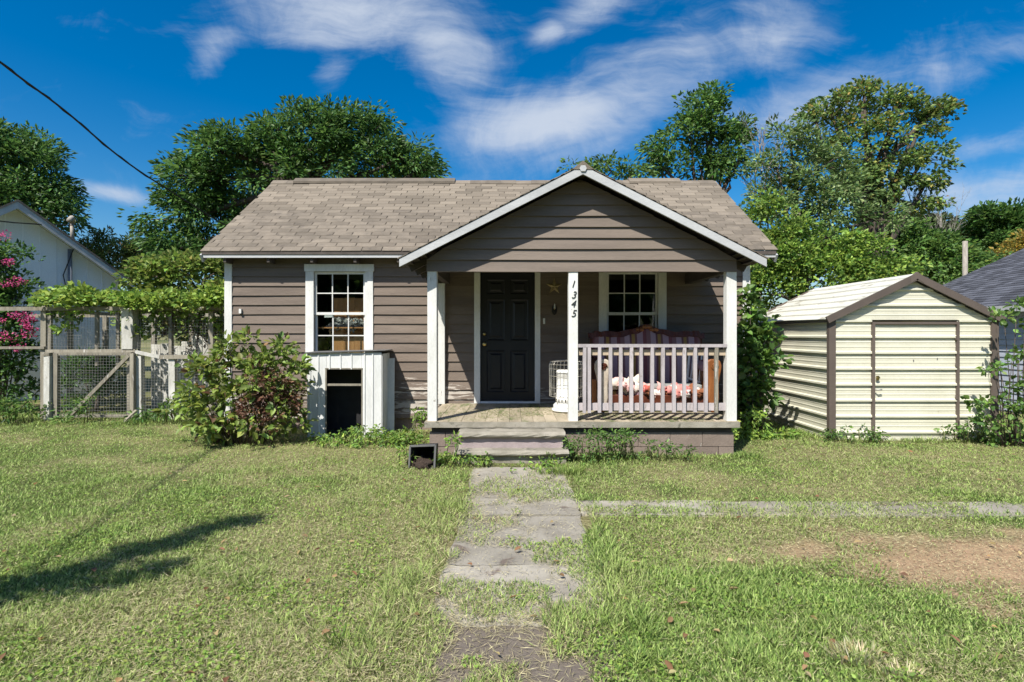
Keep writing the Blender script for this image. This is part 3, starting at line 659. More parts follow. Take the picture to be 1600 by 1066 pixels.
mb.f += [(3, 2, 1, 0), tuple((nn_-1)*4+q for q in range(4))]; cr_o = mb.build('crest_rail', M_dwood, sf)
for sg in (-1, 0, 1):
    for k in range(2): MB().blob((scx+sg*.11+(k-.5)*.06, 8.455, crest(scx+sg*.11)-.045), (.04, .03, .032), 10, 8, .3, k+sg, 4).build('carving', M_wood, cr_o, True)
mb = MB(); nx_, nz_ = 36, 8
for j in range(nz_+1):
    for i in range(nx_+1):
        x = sx0+.04+(sx1-sx0-.08)*i/nx_; top = crest(x)-.07; z = .80+(top-.80)*j/nz_
        b_ = .05*math.sin(math.pi*i/nx_)**.4*math.sin(math.pi*min(max(j/nz_, .03), .97))**.5; mb.v.append((x, 8.47-b_-.06*(1-j/nz_), z))
for j in range(nz_):
    for i in range(nx_): k = j*(nx_+1)+i; mb.f.append((k, k+1, k+nx_+2, k+nx_+1))
mb.build('back_cushion', M_strip, sf, True); box('back_frame', M_dwood, sf, sx0, sx1, 8.485, 8.54, FZ+.1, pz(523, 8.5), bevel=.01)
for k, X in enumerate((sx0+.08, sx1-.08)):
    a = thing_arm = MB()
    prof = [(.055, 0), (.075, .12), (.07, .3), (.085, .42), (.105, .5), (.11, .57), (.09, .63), (.05, .655)]
    pts = [(X-r*(1 if k == 0 else 1), FZ+.08+z) for r, z in prof]+[(X+r, FZ+.08+z) for r, z in prof[::-1]]
    arm = MB().prism(pts, 'y', 7.78, 7.86).build('arm_front', M_wood if k else pm('torn_cream_cover', (.52, .46, .38), (.40, .34, .27), 10, .9, .4), sf, bevel=.018)
    MB().tube([(X, 7.83, FZ+.62), (X, 8.1, FZ+.62), (X, 8.46, FZ+.66)], [.1, .095, .09], 14).build('arm_roll', M_strip if k else M_dwood, sf, True)
    box('arm_side', M_dwood if k == 0 else M_wood, sf, X-.06, X+.06, 7.862, 8.47, FZ+.12, FZ+.6)
    sp_ = MB().tube([(X+.01+.05*math.cos(t*.55)*(1-t/30), 7.772, FZ+.63+.05*math.sin(t*.55)*(1-t/30)) for t in range(28)], .009, 6); sp_.build('scroll', M_dwood if k == 0 else M_wood, arm, True)
    for yl in (7.82, 8.42): MB().lathe((X, yl, FZ), [(.02, 0), (.028, .03), (.022, .06), (.04, .1), (.045, .13)], 10).build('leg', M_wood, sf, True)
box('side_post', M_wood, sf, sx0-.055, sx0-.0, 7.80, 7.87, FZ+.05, FZ+.45, bevel=.012)
box('seat', M_strip, sf, sx0+.15, sx1-.15, 7.86, 8.42, FZ+.14, FZ+.30, bevel=.03); box('apron', M_dwood, sf, sx0+.14, sx1-.14, 7.80, 7.855, FZ+.1, FZ+.24, bevel=.01)
box('seat_batting', pm('grey_batting', (.34, .35, .34), (.25, .26, .25), 12, .95, .6), sf, sx0+.6, sx1-.2, 7.9, 8.40, FZ+.302, FZ+.37, j=.012, bevel=.02)
random.seed(12)
def heap(name, label, cat, x0, x1, zb, cols, n, sz):
    vs, fs, cs = [], [], []
    for i in range(n):
        t = random.random(); c = (x0+(x1-x0)*t, random.uniform(7.76, 7.95), zb+random.uniform(.0, sz*1.2))
        m_ = MB().blob(c, (random.uniform(.5, 1)*sz, .05, random.uniform(.45, .9)*sz), 12, 8, .55, i*1.3, 3.3)
        k = len(vs); vs += m_.v; fs += [tuple(q+k for q in f) for f in m_.f]; cc = random.choice(cols); cs += [(*cc, 1)]*len(m_.v)
    o = colmesh(name, vs, fs, cs, PLAINV, None, None); o.data.polygons.foreach_set('use_smooth', [True]*len(o.data.polygons)); del_kind(o); tag(o, label, cat)
def del_kind(o):
    if 'kind' in o: del o['kind']
heap('cloth_heap', 'crumpled red, pink and white cloths heaped along the sofa seat', 'cloth', px(1008, 7.85), px(1100, 7.85), FZ+.24, [(.62, .24, .22), (.66, .36, .33), (.72, .62, .58), (.45, .10, .08), (.25, .10, .05)], 26, .085)
heap('white_pillow', 'torn white pillow stuffing lying on the sofa beside the arm', 'pillow', px(955, 7.85), px(1000, 7.85), FZ+.32, [(.70, .63, .57), (.66, .58, .50), (.68, .42, .40)], 13, .095)
slv = thing('slatted_shutter', 'white slatted shutter leaning at the porch end beside sofa', 'shutter', (2.62, 8.1, FZ))
for i in range(5): MB().beam((2.56+i*.045, 8.3-i*.04, FZ+.45-i*.02), (2.60+i*.045, 8.28-i*.04, FZ+.86-i*.02), .022, .008, (0, 1, 0)).build('slat', M_metalw, slv)
MB().beam((2.54, 8.31, FZ), (2.60, 8.29, FZ+.9), .03, .03).build('stile', M_metalw, slv); MB().beam((2.74, 8.13, FZ), (2.79, 8.11, FZ+.83), .03, .03).build('stile', M_metalw, slv); MB().beam((2.57, 8.30, FZ+.44), (2.77, 8.12, FZ+.36), .03, .03).build('rail', M_metalw, slv)
MB().beam((2.595, 8.285, FZ+.87), (2.785, 8.115, FZ+.80), .03, .03).build('rail', M_metalw, slv)
hx, hy = px(885, 7.9), 7.9
ht = thing('kerosene_heater', 'white round kerosene heater with wire guard on porch deck', 'heater', (hx, hy, FZ))
MB().lathe((hx, hy, FZ), [(.001, .012), (.20, .012), (.205, .03), (.20, .045), (.001, .046)], 32).build('tray', M_white, ht, True)
MB().lathe((hx, hy, FZ), [(.001, .046), (.175, .046), (.185, .07), (.18, .10), (.15, .125), (.001, .126)], 32).build('fuel_tank', M_white, ht, True)
cyl = MB().lathe((hx, hy, FZ), [(.001, .126), (.145, .126), (.148, .20), (.14, .205), (.14, .54), (.146, .545), (.14, .57), (.10, .585), (.001, .586)], 32).build('chimney', M_white, ht, True)
for i in range(18):
    a = 2*math.pi*i/18; box('vent_slot', M_blackm, cyl, *(lambda c, s_: (c-.006, c+.006, s_-.006, s_+.006))(hx+.147*math.cos(a), hy+.147*math.sin(a)), FZ+.14, FZ+.185)
gd = MB()
for i in range(28):
    a = 2*math.pi*i/28; c, s_ = math.cos(a), math.sin(a)
    gd.tube([(hx+.235*c, hy+.235*s_, FZ+.22), (hx+.24*c, hy+.24*s_, FZ+.66), (hx+.22*c, hy+.22*s_, FZ+.70), (hx+.06*c, hy+.06*s_, FZ+.715)], .0028, 4)
for r, z in ((.237, .22), (.24, .34), (.24, .5), (.24, .6), (.24, .66), (.16, .71), (.06, .716)): gd.tube([(hx+r*math.cos(t*math.pi/14), hy+r*math.sin(t*math.pi/14), FZ+z) for t in range(29)], .0035, 4)
for a in (.4, 2.2, 3.9, 5.4): gd.tube([(hx+.237*math.cos(a), hy+.237*math.sin(a), FZ+.24), (hx+.17*math.cos(a), hy+.17*math.sin(a), FZ+.09)], .005, 5)
gd.build('wire_guard', pm('chromed_wire', (.55, .53, .48), rough=.35, metal=.6, bump=0), ht)

# ------------------------------------------------------------------ white metal dog house
dg = thing('dog_house', 'white ribbed sheet metal kennel box with square opening below window', 'dog house', (px(540, 8.3), 8.55, 0))
def ribbed(x0, x1, z0, z1, y, per=.1, h=.012, side=None):
    mb = MB(); xs_ = [x0]; d = [0]; x = x0+.03
    while x < x1-.05:
        for a, b in ((x, 0), (x+.008, -h), (x+.022, -h), (x+.03, 0)): xs_.append(a); d.append(b)
        x += per
    xs_.append(x1); d.append(0); n = len(xs_)
    for z in (z0, z1):
        for a, b in zip(xs_, d): mb.v.append((a, y+b+random.uniform(-.0015, .0015), z+random.uniform(-.003, .003)))
    for a, b in zip(xs_, d): mb.v.append((a, y+.006, z0))
    for a, b in zip(xs_, d): mb.v.append((a, y+.006, z1))
    for i in range(n-1): mb.f += [(i, i+1, n+i+1, n+i), (2*n+i+1, 2*n+i, 3*n+i, 3*n+i+1), (i, 2*n+i, 2*n+i+1, i+1), (n+i, n+i+1, 3*n+i+1, 3*n+i)]
    mb.f += [(0, n, 3*n, 2*n), (n-1, 3*n-1, 4*n-1, 2*n-1)]
    if side is not None: mb.v = [(side+(b-y), a, c) for a, b, c in mb.v]
    return mb
DY = 8.30; dX = lambda x: px(x, DY); dZ = lambda y: pz(y, DY); da, db = dX(480), dX(596); oa, ob = dX(510), dX(565); otop = dZ(577); dtop = dZ(551)
ribbed(da, oa, -.02, dtop, DY, .12).build('front_panel', M_metalw, dg); ribbed(ob, db, .0, dtop, DY, .12).build('front_panel', M_metalw, dg)
ribbed(oa+.003, ob-.003, otop, dtop, DY, .16).build('header_panel', M_metalw, dg)
ribbed(DY+.01, 8.80, -.02, dtop-.02, 0, .14, -.012, db+.005).build('side_panel', M_metalw, dg); ribbed(DY+.01, 8.80, -.02, dtop-.02, 0, .14, .012, da-.005).build('side_panel', M_metalw, dg)
mb = MB().box(da-.03, db+.05, DY-.04, 8.82, dtop+.004, dtop+.022, j=.006); mb.v = [(a, b, c+.03*(a-da)/(db-da)-.02) for a, b, c in mb.v]; mb.build('roof_sheet', M_greyp, dg)
box('opening_bar', M_owood, dg, oa-.01, ob+.01, DY+.012, DY+.035, dZ(603), dZ(600), j=.002)
for a, b in ((oa-.018, oa+.002), (ob-.002, ob+.018)): box('opening_stile', M_owood, dg, a, b, DY-.006, DY+.011, 0, otop, j=.002)
box('lintel', M_owood, dg, oa-.018, ob+.018, DY-.007, DY+.012, otop-.002, otop+.018, j=.001)
box('back_panel', M_dark, dg, da+.01, db-.01, 8.795, 8.81, 0, dtop-.03); box('inner_shelf', M_dark, dg, da+.02, db-.02, 8.4, 8.79, 0, .03)
mb = MB(); mb.beam((db+.06, 8.62, 0), (db+.05, 8.70, dtop-.1), .12, .01, (0, 1, 0)); tag(mb.build('metal_offcut', M_metalw, None), 'narrow white metal strip leaning against kennel side', 'metal sheet')

# ------------------------------------------------------------------ metal shed
SY0, SY1 = 8.06, 10.66; s8 = F/SY0
shx0, shx1 = px(1297, SY0), px(1554, SY0); shm = px(1427, SY0); eav, pk = pz(500, SY0), pz(436, SY0)+.02
shed = thing('metal_shed', 'cream ribbed steel garden shed with brown trim and low gable', 'shed', ((shx0+shx1)/2, (SY0+SY1)/2, 0))
RIBP = .2255; RPH = pz(504, SY0)
def rib_profile(z0, z1, ph=RPH):
    pts = []; base = ph-20*RIBP
    seg = [(0, 0), (.008, .028), (.032, .028), (.048, 0), (.095, 0), (.10, .004), (.112, .004), (.117, 0), (.16, 0), (.165, .004), (.177, .004), (.182, 0)]
    k = int((z0-base)/RIBP)-1
    while base+k*RIBP < z1+RIBP:
        for a, d in seg:
            z = base+k*RIBP+a
            if z0 < z < z1: pts.append((z, d))
        k += 1
    return [(z0, 0)]+pts+[(z1, 0)]
def ribwall(xl, xr, z0, z1, tr):                       # xl, xr: functions of z; tr maps (u, depth, z) to a point
    mb = MB(); pr = rib_profile(z0, z1); nu = 7
    for z, d in pr:
        a, b = xl(z), xr(z)
        for i in range(nu): mb.v.append(tr(a+(b-a)*i/(nu-1), d+.0018*math.sin(i*2.1+z*9), z))
    for j in range(len(pr)-1):
        for i in range(nu-1): k = j*nu+i; mb.f.append((k, k+1, k+nu+1, k+nu))
    k0 = len(mb.v); z, d = pr[0]                       # a flat inner skin gives the sheet thickness
    for zq in (z0, z1): mb.v += [tr(xl(zq), -.012, zq), tr(xr(zq), -.012, zq)]
    mb.f.append((k0+1, k0, k0+2, k0+3)); return mb
front = lambda u, d, z: (u, SY0-d, z)
dxa, dxb, dtp = px(1361, SY0), px(1496, SY0), pz(503, SY0)
ribwall(lambda z: shx0+.04, lambda z: dxa-.002, .0, eav, front).build('front_panel', M_cream, shed); ribwall(lambda z: dxb+.002, lambda z: shx1-.04, .0, eav, front).build('front_panel', M_cream, shed)
gl_ = lambda z: shx0+.04+max(0, z-eav)*(shm-shx0-.04)/(pk-.05-eav); gr_ = lambda z: shx1-.04-max(0, z-eav)*(shx1-.04-shm)/(pk-.05-eav)
ribwall(gl_, gr_, eav+.001, pk-.06, front).build('gable_panel', M_cream, shed)
sd = ribwall(lambda z: dxa+.035, lambda z: dxb-.035, .06, dtp-.04, lambda u, d, z: (u, SY0-.008-d, z)).build('door', M_cream, shed)
for a, b in ((dxa, dxa+.034), (dxb-.034, dxb)): box('door_frame', M_brownm, shed, a, b, SY0-.042, SY0+.01, .02, dtp)
box('door_frame', M_brownm, shed, dxa+.0345, dxb-.0345, SY0-.040, SY0+.01, dtp-.036, dtp-.001); box('sill_strip', M_cream, shed, dxa+.04, dxb-.04, SY0-.02, SY0+.01, .0, .055)
for zq in (pz(570, SY0), pz(620, SY0), pz(528, SY0)): box('hinge', M_brownm, sd, dxb-.055, dxb-.036, SY0-.048, SY0-.03, zq-.03, zq+.03)
MB().tube([(dxa+.04, SY0-.05, pz(590, SY0)), (dxa+.09, SY0-.055, pz(590, SY0))], .011, 8).build('latch', M_brass, sd, True); box('padlock', M_brass, sd, dxa+.045, dxa+.08, SY0-.062, SY0-.04, pz(594, SY0), pz(587, SY0), bevel=.005)
MB().tube([(dxa+.035, SY0-.045, pz(609, SY0)), (dxa+.06, SY0-.07, pz(609, SY0)), (dxa+.11, SY0-.07, pz(608, SY0))], .010, 8).build('handle', M_wire, sd, True)
for u, v_ in ((1426, 562), (1463, 559)): box('patch_mark', M_greyp, sd, px(u, SY0), px(u, SY0)+.012, SY0-.0145, SY0-.008, pz(v_, SY0)-.03, pz(v_, SY0))
ribwall(lambda z: SY0+.03, lambda z: SY1-.02, .0, eav, lambda u, d, z: (shx0-d, u, z)).build('side_wall', M_cream, shed); ribwall(lambda z: SY0+.03, lambda z: SY1-.02, .0, eav, lambda u, d, z: (shx1+d, u, z)).build('side_wall', M_cream, shed)
ribwall(gl_, gr_, .0, pk-.06, lambda u, d, z: (u, SY1+d, z)).build('back_wall', M_cream, shed)
for X in (shx0, shx1): box('corner_trim', M_brownm, shed, X-.032 if X == shx0 else X-.062, X+.062 if X == shx0 else X+.032, SY0-.036, SY0+.03, .0, eav-.0)
for sg, X in ((-1, shx0), (1, shx1)):
    ex_ = X+sg*.07; L = math.hypot(ex_-shm, pk-eav); un = ((ex_-shm)/L, (eav-.015-pk)/L); nu_ = (-un[1]*sg, un[0]*sg)
    pr = [(0, 0)]; q = .06
    while q < L-.06: pr += [(q, 0), (q+.012, .02), (q+.034, .02), (q+.046, 0)]; q += .2255
    pr.append((L, 0)); mb = MB(); n = len(pr)
    for y in np.linspace(SY0-.06, SY1+.06, 6):
        for a, d in pr: mb.v.append((shm+un[0]*a+nu_[0]*d, y, pk+un[1]*a+abs(nu_[1])*d+.02+.004*math.sin(y*3+a*4)))
    for j in range(5):
        for i in range(n-1): k = j*n+i; mb.f.append((k, k+1, k+n+1, k+n))
    rf = mb.build('roof_panel', M_creamr, shed); so_ = rf.modifiers.new('sheet', 'SOLIDIFY'); so_.thickness = .012; so_.offset = -1 if sg < 0 else 1
    for y in (SY0-.07, SY1+.07): MB().beam((shm-sg*.035, y, pk+.012+.01), (ex_+sg*.01, y, eav-.005), .03, .095).build('rake_trim', M_brownm, shed)
    box('eave_trim', M_brownm, shed, min(X+sg*.02, ex_-sg*.02), max(X+sg*.02, ex_-sg*.02), SY0-.03, SY1, eav-.035, eav-.012)

MB().prism([(shm-.10, pk-.005), (shm, pk+.072), (shm+.10, pk-.005), (shm+.09, pk-.085), (shm, pk-.025), (shm-.09, pk-.085)], 'y', SY0-.088, SY0-.05).build('apex_cap', M_brownm, shed)
MB().prism([(shm-.12, pk-.025), (shm, pk+.052), (shm+.12, pk-.025), (shm, pk+.03)], 'y', SY0-.049, SY1+.06).build('ridge_cap', M_creamr, shed)
# ------------------------------------------------------------------ neighbours
A = Vector((px(27, 12.5), 12.5, 0)); u = Vector((.6, .8, 0)).normalized(); nrm = Vector((u.y, -u.x, 0)); zap = pz(312, 12.5); kk = .735; wh = 2.3
wr = thing('white_house', 'white panelled neighbour house with wide gable beyond the wire fence', 'house', tuple(A))
def on(s_, out, z): return tuple(A+u*s_+nrm*out+Vector((0, 0, z)))
hw_ = 2.05; ze = zap-kk*hw_
def slab(mb, poly, o0, o1):
    n = len(poly); vs = [on(s_, o0, z) for s_, z in poly]+[on(s_, o1, z) for s_, z in poly]
    mb.add(vs, [tuple(range(n)), tuple(range(2*n-1, n-1, -1))]+[(i, (i+1) % n, (i+1) % n+n, i+n) for i in range(n)]); return mb
wwl = slab(MB(), [(-4.2, 0), (hw_, 0), (hw_, ze-.12), (0, zap-.12), (-4.2, zap-.12-kk*4.2)], -.35, -7).build('wall', M_wwall, wr)
ss = -4.1
while ss < hw_-.1:
    z1 = zap-.16-kk*abs(ss); slab(MB(), [(ss-.012, .1), (ss+.012, .1), (ss+.012, z1), (ss-.012, z1)], -.349, -.338).build('batten', M_wwall, wwl); ss += .305
slab(MB(), [(-4.2, 2.30), (hw_, 2.30), (hw_, 2.325), (-4.2, 2.325)], -.336, -.326).build('band_strip', M_wwall, wwl)
for sg, L in ((1, wh), (-1, 4.4)):
    mb = MB(); t = .04
    slab(mb, [(0, zap), (sg*L, zap-kk*L), (sg*L, zap-kk*L-t), (0, zap-t)], .06, -7.2); mb.build('roof', pm('neighbour_shingle', (.17, .15, .135), (.12, .105, .095), 6, .95, .5), wr)
    slab(MB(), [(0, zap-.041), (sg*L, zap-kk*L-.041), (sg*L, zap-kk*L-.2), (0, zap-.2)], .04, .0).build('barge_board', M_fascia, wr)
    slab(MB(), [(0, zap-.10), (sg*L, zap-kk*L-.10), (sg*L, zap-kk*L-.115), (0, zap-.115)], -.002, -.34).build('soffit', M_wwall, wr)
sw = -.32
wn = slab(MB(), [(sw, 2.12), (sw+.42, 2.12), (sw+.42, 2.62), (sw, 2.62)], -.348, -.325).build('window', M_wwall, wr)
for a in (0, 1): slab(MB(), [(sw+.04+a*.18, 2.16), (sw+.20+a*.18, 2.16), (sw+.20+a*.18, 2.58), (sw+.04+a*.18, 2.58)], -.324, -.318).build('pane', M_dark, wn)
cs_ = 1.02
MB().tube([on(cs_, -.26, .5), on(cs_, -.26, zap-kk*cs_-.2)], .045, 8).build('conduit', pm('blue_grey_pipe', (.16, .18, .21), rough=.5), wr, True)
MB().tube([on(cs_, -.1, zap-kk*cs_-.05), on(cs_, -.1, pz(345, 13.2))], .04, 8).tube([on(cs_, -.1, pz(345, 13.2)), on(cs_-.05, .05, pz(340, 13.2)), on(cs_-.12, .12, pz(346, 13.2))], .06, 8).build('service_mast', M_barkp, wr, True)
MB().tube([on(cs_, -.02, zap-kk*cs_-.22), on(cs_-.12, -.3, 2.9), on(cs_-.06, -.3, 2.6), on(cs_-.1, -.3, 2.0)], .012, 5).build('loose_wire', M_cable, wr)
mb = MB(); a_ = Vector(on(cs_, -.05, pz(350, 13.2))); b_ = Vector((-12.5, 9.5, 4.3))
mb.tube([a_.lerp(b_, t/8)-Vector((0, 0, 1.0*t/8*(1-t/8))) for t in range(9)], .014, 5); tag(mb.build('service_cable', M_cable, None), 'thin black cable strung to the mast of the white house', 'cable')
# right neighbour
br = thing('blue_house', 'slate blue lap sided house with dark shingled roof behind shed', 'house', (9.7, 12, -.2))
bX, bY0, bY1, bE = 9.5, 7.2, 14.25, EYE+.51
bw = MB().prism([(bX+.1, -.3), (bX+9, -.3), (bX+9, bE+.1), (bX+4.5, bE+2.0), (bX+.1, bE+.1)], 'y', bY0, bY1-.2).build('wall', M_blue, br)
z = -.2
while z < bE-.1:
    mb = MB(); zt = min(z+.115, bE-.02); mb.add([(bX+.075, bY0, z), (bX+.095, bY0, zt), (bX+.075, bY1-.2, z), (bX+.095, bY1-.2, zt), (bX+.102, bY0, z), (bX+.102, bY1-.2, z)], [(0, 2, 3, 1), (0, 4, 5, 2), (0, 1, 4), (2, 5, 3)]); mb.build('siding_board', M_blue, bw); z += .115
rv, rf_, rc = [], [], []
bs_ = .45; x0r = bX-.2; r = 0
while r < 36:
    xa_, xb_ = x0r+r*.125, x0r+r*.125+.17; za, zb = bE+.03+bs_*(r*.125), bE+.022+bs_*(r*.125+.17); y = bY0-.3-(r % 3)*.1
    while y < bY1:
        y0_, y1_ = max(y, bY0-.3), min(y+random.uniform(.14, .3), bY1)
        if y1_ > y0_:
            k = len(rv); rv += [(xa_, y0_, za+.012), (xa_, y1_, za+.012), (xb_, y1_, zb), (xb_, y0_, zb), (xa_, y0_, za-.004), (xa_, y1_, za-.004)]; rf_ += [(k+3, k+2, k+1, k), (k, k+1, k+5, k+4)]
            t = random.uniform(.6, 1.35); rc += [(.085*t, .09*t, .11*t, 1)]*6
        y = y1_+.004 if y1_ > y else y+.2
    r += 1
rfo = MB().prism([(x0r, bE-.06), (x0r, bE+.016), (bX+4.5, bE+.016+bs_*4.7), (bX+9.2, bE+.016), (bX+9.2, bE-.06), (bX+4.5, bE+bs_*4.7-.06)], 'y', bY0-.3, bY1).build('roof', M_broof, br)
colmesh('shingle_field', rv, rf_, rc, SHINGV, rfo)
box('fascia', M_fascia, br, x0r-.02, x0r-.001, bY0-.3, bY1, bE-.10, bE+.025); box('soffit', M_fascia, br, x0r, bX+.09, bY0-.3, bY1, bE-.10, bE-.065)
pX = px(1508, 19); tag(MB().tube([(pX, 19, 0), (pX, 19, pz(377, 19))], .075, 10).build('utility_post', M_barkp, None, True), 'pale square topped post rising behind the dark roof', 'post')
# service cable to the house
cpts = [(px(364, 15.5), 15.5, 4.42), (px(345, 14.9), 14.9, pz(348, 14.9)), (px(300, 13.3), 13.3, pz(320, 13.3)), (px(200, 10.8), 10.8, pz(255, 10.8)), (px(100, 8.9), 8.9, pz(172, 8.9)), (px(0, 7.5), 7.5, pz(97, 7.5)), (-6.55, 5.5, 5.45), (-6.2, 2, 6.1), (-5.5, -6, 8)]
from mathutils import geometry
cc = []
for i in range(len(cpts)-1):
    p0, p1, p2, p3 = [Vector(cpts[min(max(i+k, 0), len(cpts)-1)]) for k in (-1, 0, 1, 2)]
    for t in range(8):
        t /= 8; cc.append(.5*((2*p1)+(p2-p0)*t+(2*p0-5*p1+4*p2-p3)*t*t+(3*p1-p0-3*p2+p3)*t**3))
cc.append(Vector(cpts[-1]))
cb1 = MB().tube(cc, .015, 6)
cb1.tube([p+Vector((.018*math.sin(i*1.3), 0, .018*math.cos(i*1.3))) for i, p in enumerate(cc)], .008, 5)
tag(cb1.build('power_cable', M_cable, None, True), 'black twisted overhead power cable running down behind the brown roof', 'cable')
px_, py_ = px(365, 15.6), 15.6
plo = thing('cable_pole', 'wooden pole behind the house carrying the overhead cable', 'pole', (px_, py_, 0)); MB().tube([(px_, py_, 0), (px_, py_, 4.5)], [.09, .07], 9).build('shaft', M_bark, plo, True); MB().beam((px_-.12, py_, 4.42), (px_+.12, py_, 4.42), .05, .06).build('bracket', M_wire, plo)
# ------------------------------------------------------------------ wire pen
FD = 10.0; fX = lambda x: px(x, FD); fZ = lambda y: pz(y, FD)
def mesh_panel(name, parent, x0, x1, z0, z1, y, sx=.05, sz=.05, r=.0013):
    mb = MB(); x = x0
    while x <= x1+1e-6: mb.beam((x, y, z0), (x+random.uniform(-.006, .006), y+random.uniform(-.006, .006), z1), 2*r, 2*r, (0, 1, 0)); x += sx
    z = z0
    while z <= z1+1e-6:
        mb.beam((x0, y, z), ((x0+x1)/2, y+random.uniform(-.01, .01), z+random.uniform(-.012, .008)), 2*r, 2*r); mb.beam(((x0+x1)/2, y, z-.003), (x1, y, z), 2*r, 2*r); z += sz
    return mb.build(name, M_wire, parent)
pen = thing('wire_pen', 'weathered timber and wire mesh dog pen fence beside the brown house', 'fence', (fX(200), FD, 0))
def post(x, y0, y1, wpx, mat=M_owood, D=FD, parent=None, name='post'):
    X = px(x, D); wv = wpx*D/F/2; mb = MB().box(X-wv, X+wv, D-wv, D+wv, max(pz(y0, D), -.05), pz(y1, D), j=.006); t = random.uniform(-.008, .008)
    mb.v = [(a+t*c, b, c) for a, b, c in mb.v]; return mb.build(name, mat, parent or pen)
post(70, 660, 478, 8); post(79, 570, 484, 5); post(205, 660, 479, 8); mb = post(204, 545, 480, 17, M_gwood)
post(152, 572, 488, 4.5); post(185, 570, 488, 4); post(219, 655, 556, 10, M_gwood); post(271, 655, 556, 9, M_gwood); post(330, 655, 485, 7); post(268, 556, 486, 5)
def rail_(x0, y0, x1, y1, th, mat=M_owood, D=FD-.06, parent=None): MB().beam(pt(x0, y0, D), pt(x1, y1, D), .04, th*D/F).build('rail', mat, parent or pen)
rail_(-200, 483, 400, 482, 6, M_owood); rail_(-200, 543.5, 70, 543.5, 4); rail_(72, 549, 212, 548, 5); rail_(212, 550, 250, 558, 5, M_gwood); rail_(250, 558, 400, 557, 6)
mesh_panel('wire_mesh', pen, fX(72), fX(200), fZ(546), fZ(486), FD-.03); mesh_panel('wire_mesh', pen, fX(212), fX(395), .05, fZ(486), FD-.03)
# back of the pen
for x, m_ in ((110, M_owood), (165, M_owood), (240, M_owood), (300, M_owood)): post(x, 620, 492, 6, m_, 12.2)
MB().beam(pt(40, 494, 12.2), pt(400, 492, 12.2), .05, .07).build('rail', M_owood, pen)
for x in (70, 205, 330): MB().beam((fX(x), FD, 1.93), (fX(x), 12.2, 1.91), .05, .06).build('rail', M_owood, pen)
tag(post(76, 660, 556, 9, M_gwood, FD-.12, None, 'tmp'), '', '') if False else None
sp_ = thing('fence_stub', 'short white painted post beside the mesh gate', 'post', (fX(76), FD-.13, 0)); post(76, 662, 556, 9, M_gwood, FD-.13, sp_, 'post_shaft'); post(76, 556, 551, 9.6, M_owood, FD-.13, sp_, 'post_cap')
gt = thing('mesh_gate', 'low wire mesh gate with diagonal timber brace in the pen', 'gate', (fX(145), FD-.1, 0))
GD = FD-.1
for x in (89, 208): post(x, 652, 552, 6, M_owood, GD, gt, 'stile')
for y in (553, 650): MB().beam(pt(92, y, GD), pt(205, y, GD), .035, .05).build('rail', M_owood, gt)
MB().beam(pt(108, 651, GD-.03), pt(201, 556, GD-.03), .03, .055).build('brace', M_owood, gt)
mesh_panel('wire_mesh', gt, px(92, GD), px(205, GD), pz(650, GD), pz(553, GD), GD-.025)
MB().beam(pt(197, 657, 9.8), pt(213, 640, 9.8), .05, .04).v
tag(MB().beam((px(193, 9.6), 9.6, .02), (px(213, 9.75), 9.75, .2), .09, .02).build('fallen_board', M_owood, None), 'loose weathered board lying against the foot of the pen', 'board')
wp = thing('whitewashed_boards', 'row of whitewashed boards seen through the pen mesh', 'board fence', (px(290, 11.6), 11.6, 0))
for i in range(6):
    X = px(236, 11.6)+i*.21; box('board', M_gwood, wp, X, X+.19, 11.6, 11.63, -.02, pz(527+random.uniform(-6, 14), 11.6), j=.008)

# ------------------------------------------------------------------ foliage
def unit(a): return a/np.maximum(np.linalg.norm(a, axis=-1, keepdims=True), 1e-9)
def leaf_mesh(name, pos, axis, nor, length, width, cols, mat, parent, kind=None, oval=False, fold=.25):
    n = len(pos); axis = unit(axis); nor = unit(nor-axis*np.sum(nor*axis, -1, keepdims=True)); side = np.cross(axis, nor)
    L = np.broadcast_to(np.asarray(length, float), (n,))[:, None]; W = np.broadcast_to(np.asarray(width, float), (n,))[:, None]
    if oval:
        ts = [(0, 0, 0), (.3, -.48, fold), (.68, -.38, fold*.7), (1, 0, -.1), (.68, .38, fold*.7), (.3, .48, fold)]
        faces = np.array([[0, 3, 2, 1], [0, 5, 4, 3]])
    else:
        ts = [(0, 0, 0), (.45, -.5, fold), (1, 0, -.05), (.45, .5, fold)]; faces = np.array([[0, 2, 1], [0, 3, 2]])
    k = len(ts); Vv = np.stack([pos+axis*L*t+side*W*s_+nor*W*f_ for t, s_, f_ in ts], 1).reshape(-1, 3)
    fc = (faces[None]+(np.arange(n)*k)[:, None, None]).reshape(-1, faces.shape[1])
    me = bpy.data.meshes.new(name); off = np.array(WL[parent] if parent is not None else Vector(Vv.mean(0)))
    me.vertices.add(len(Vv)); me.vertices.foreach_set('co', (Vv-off).ravel()); me.loops.add(fc.size); me.loops.foreach_set('vertex_index', fc.ravel())
    me.polygons.add(len(fc)); me.polygons.foreach_set('loop_start', np.arange(len(fc))*fc.shape[1]); me.update(calc_edges=True)
    at = me.attributes.new('Col', 'FLOAT_COLOR', 'POINT'); cc_ = np.concatenate([np.repeat(cols, k, 0), np.ones((n*k, 1))], 1); at.data.foreach_set('color', cc_.ravel())
    me.materials.append(mat); o = bpy.data.objects.new(name, me); COL.objects.link(o)
    if parent is not None: o.parent = parent
    else: o.location = off; WL[o] = Vector(off)
    if kind: o['kind'] = kind
    return o
def pick(cols, wts, n, var=.22):
    c = np.array(cols)[RNG.choice(len(cols), n, p=np.array(wts)/sum(wts))]; return np.clip(c*(1+RNG.normal(0, var, (n, 1)))*(1+RNG.normal(0, .06, (n, 3))), .004, 1)
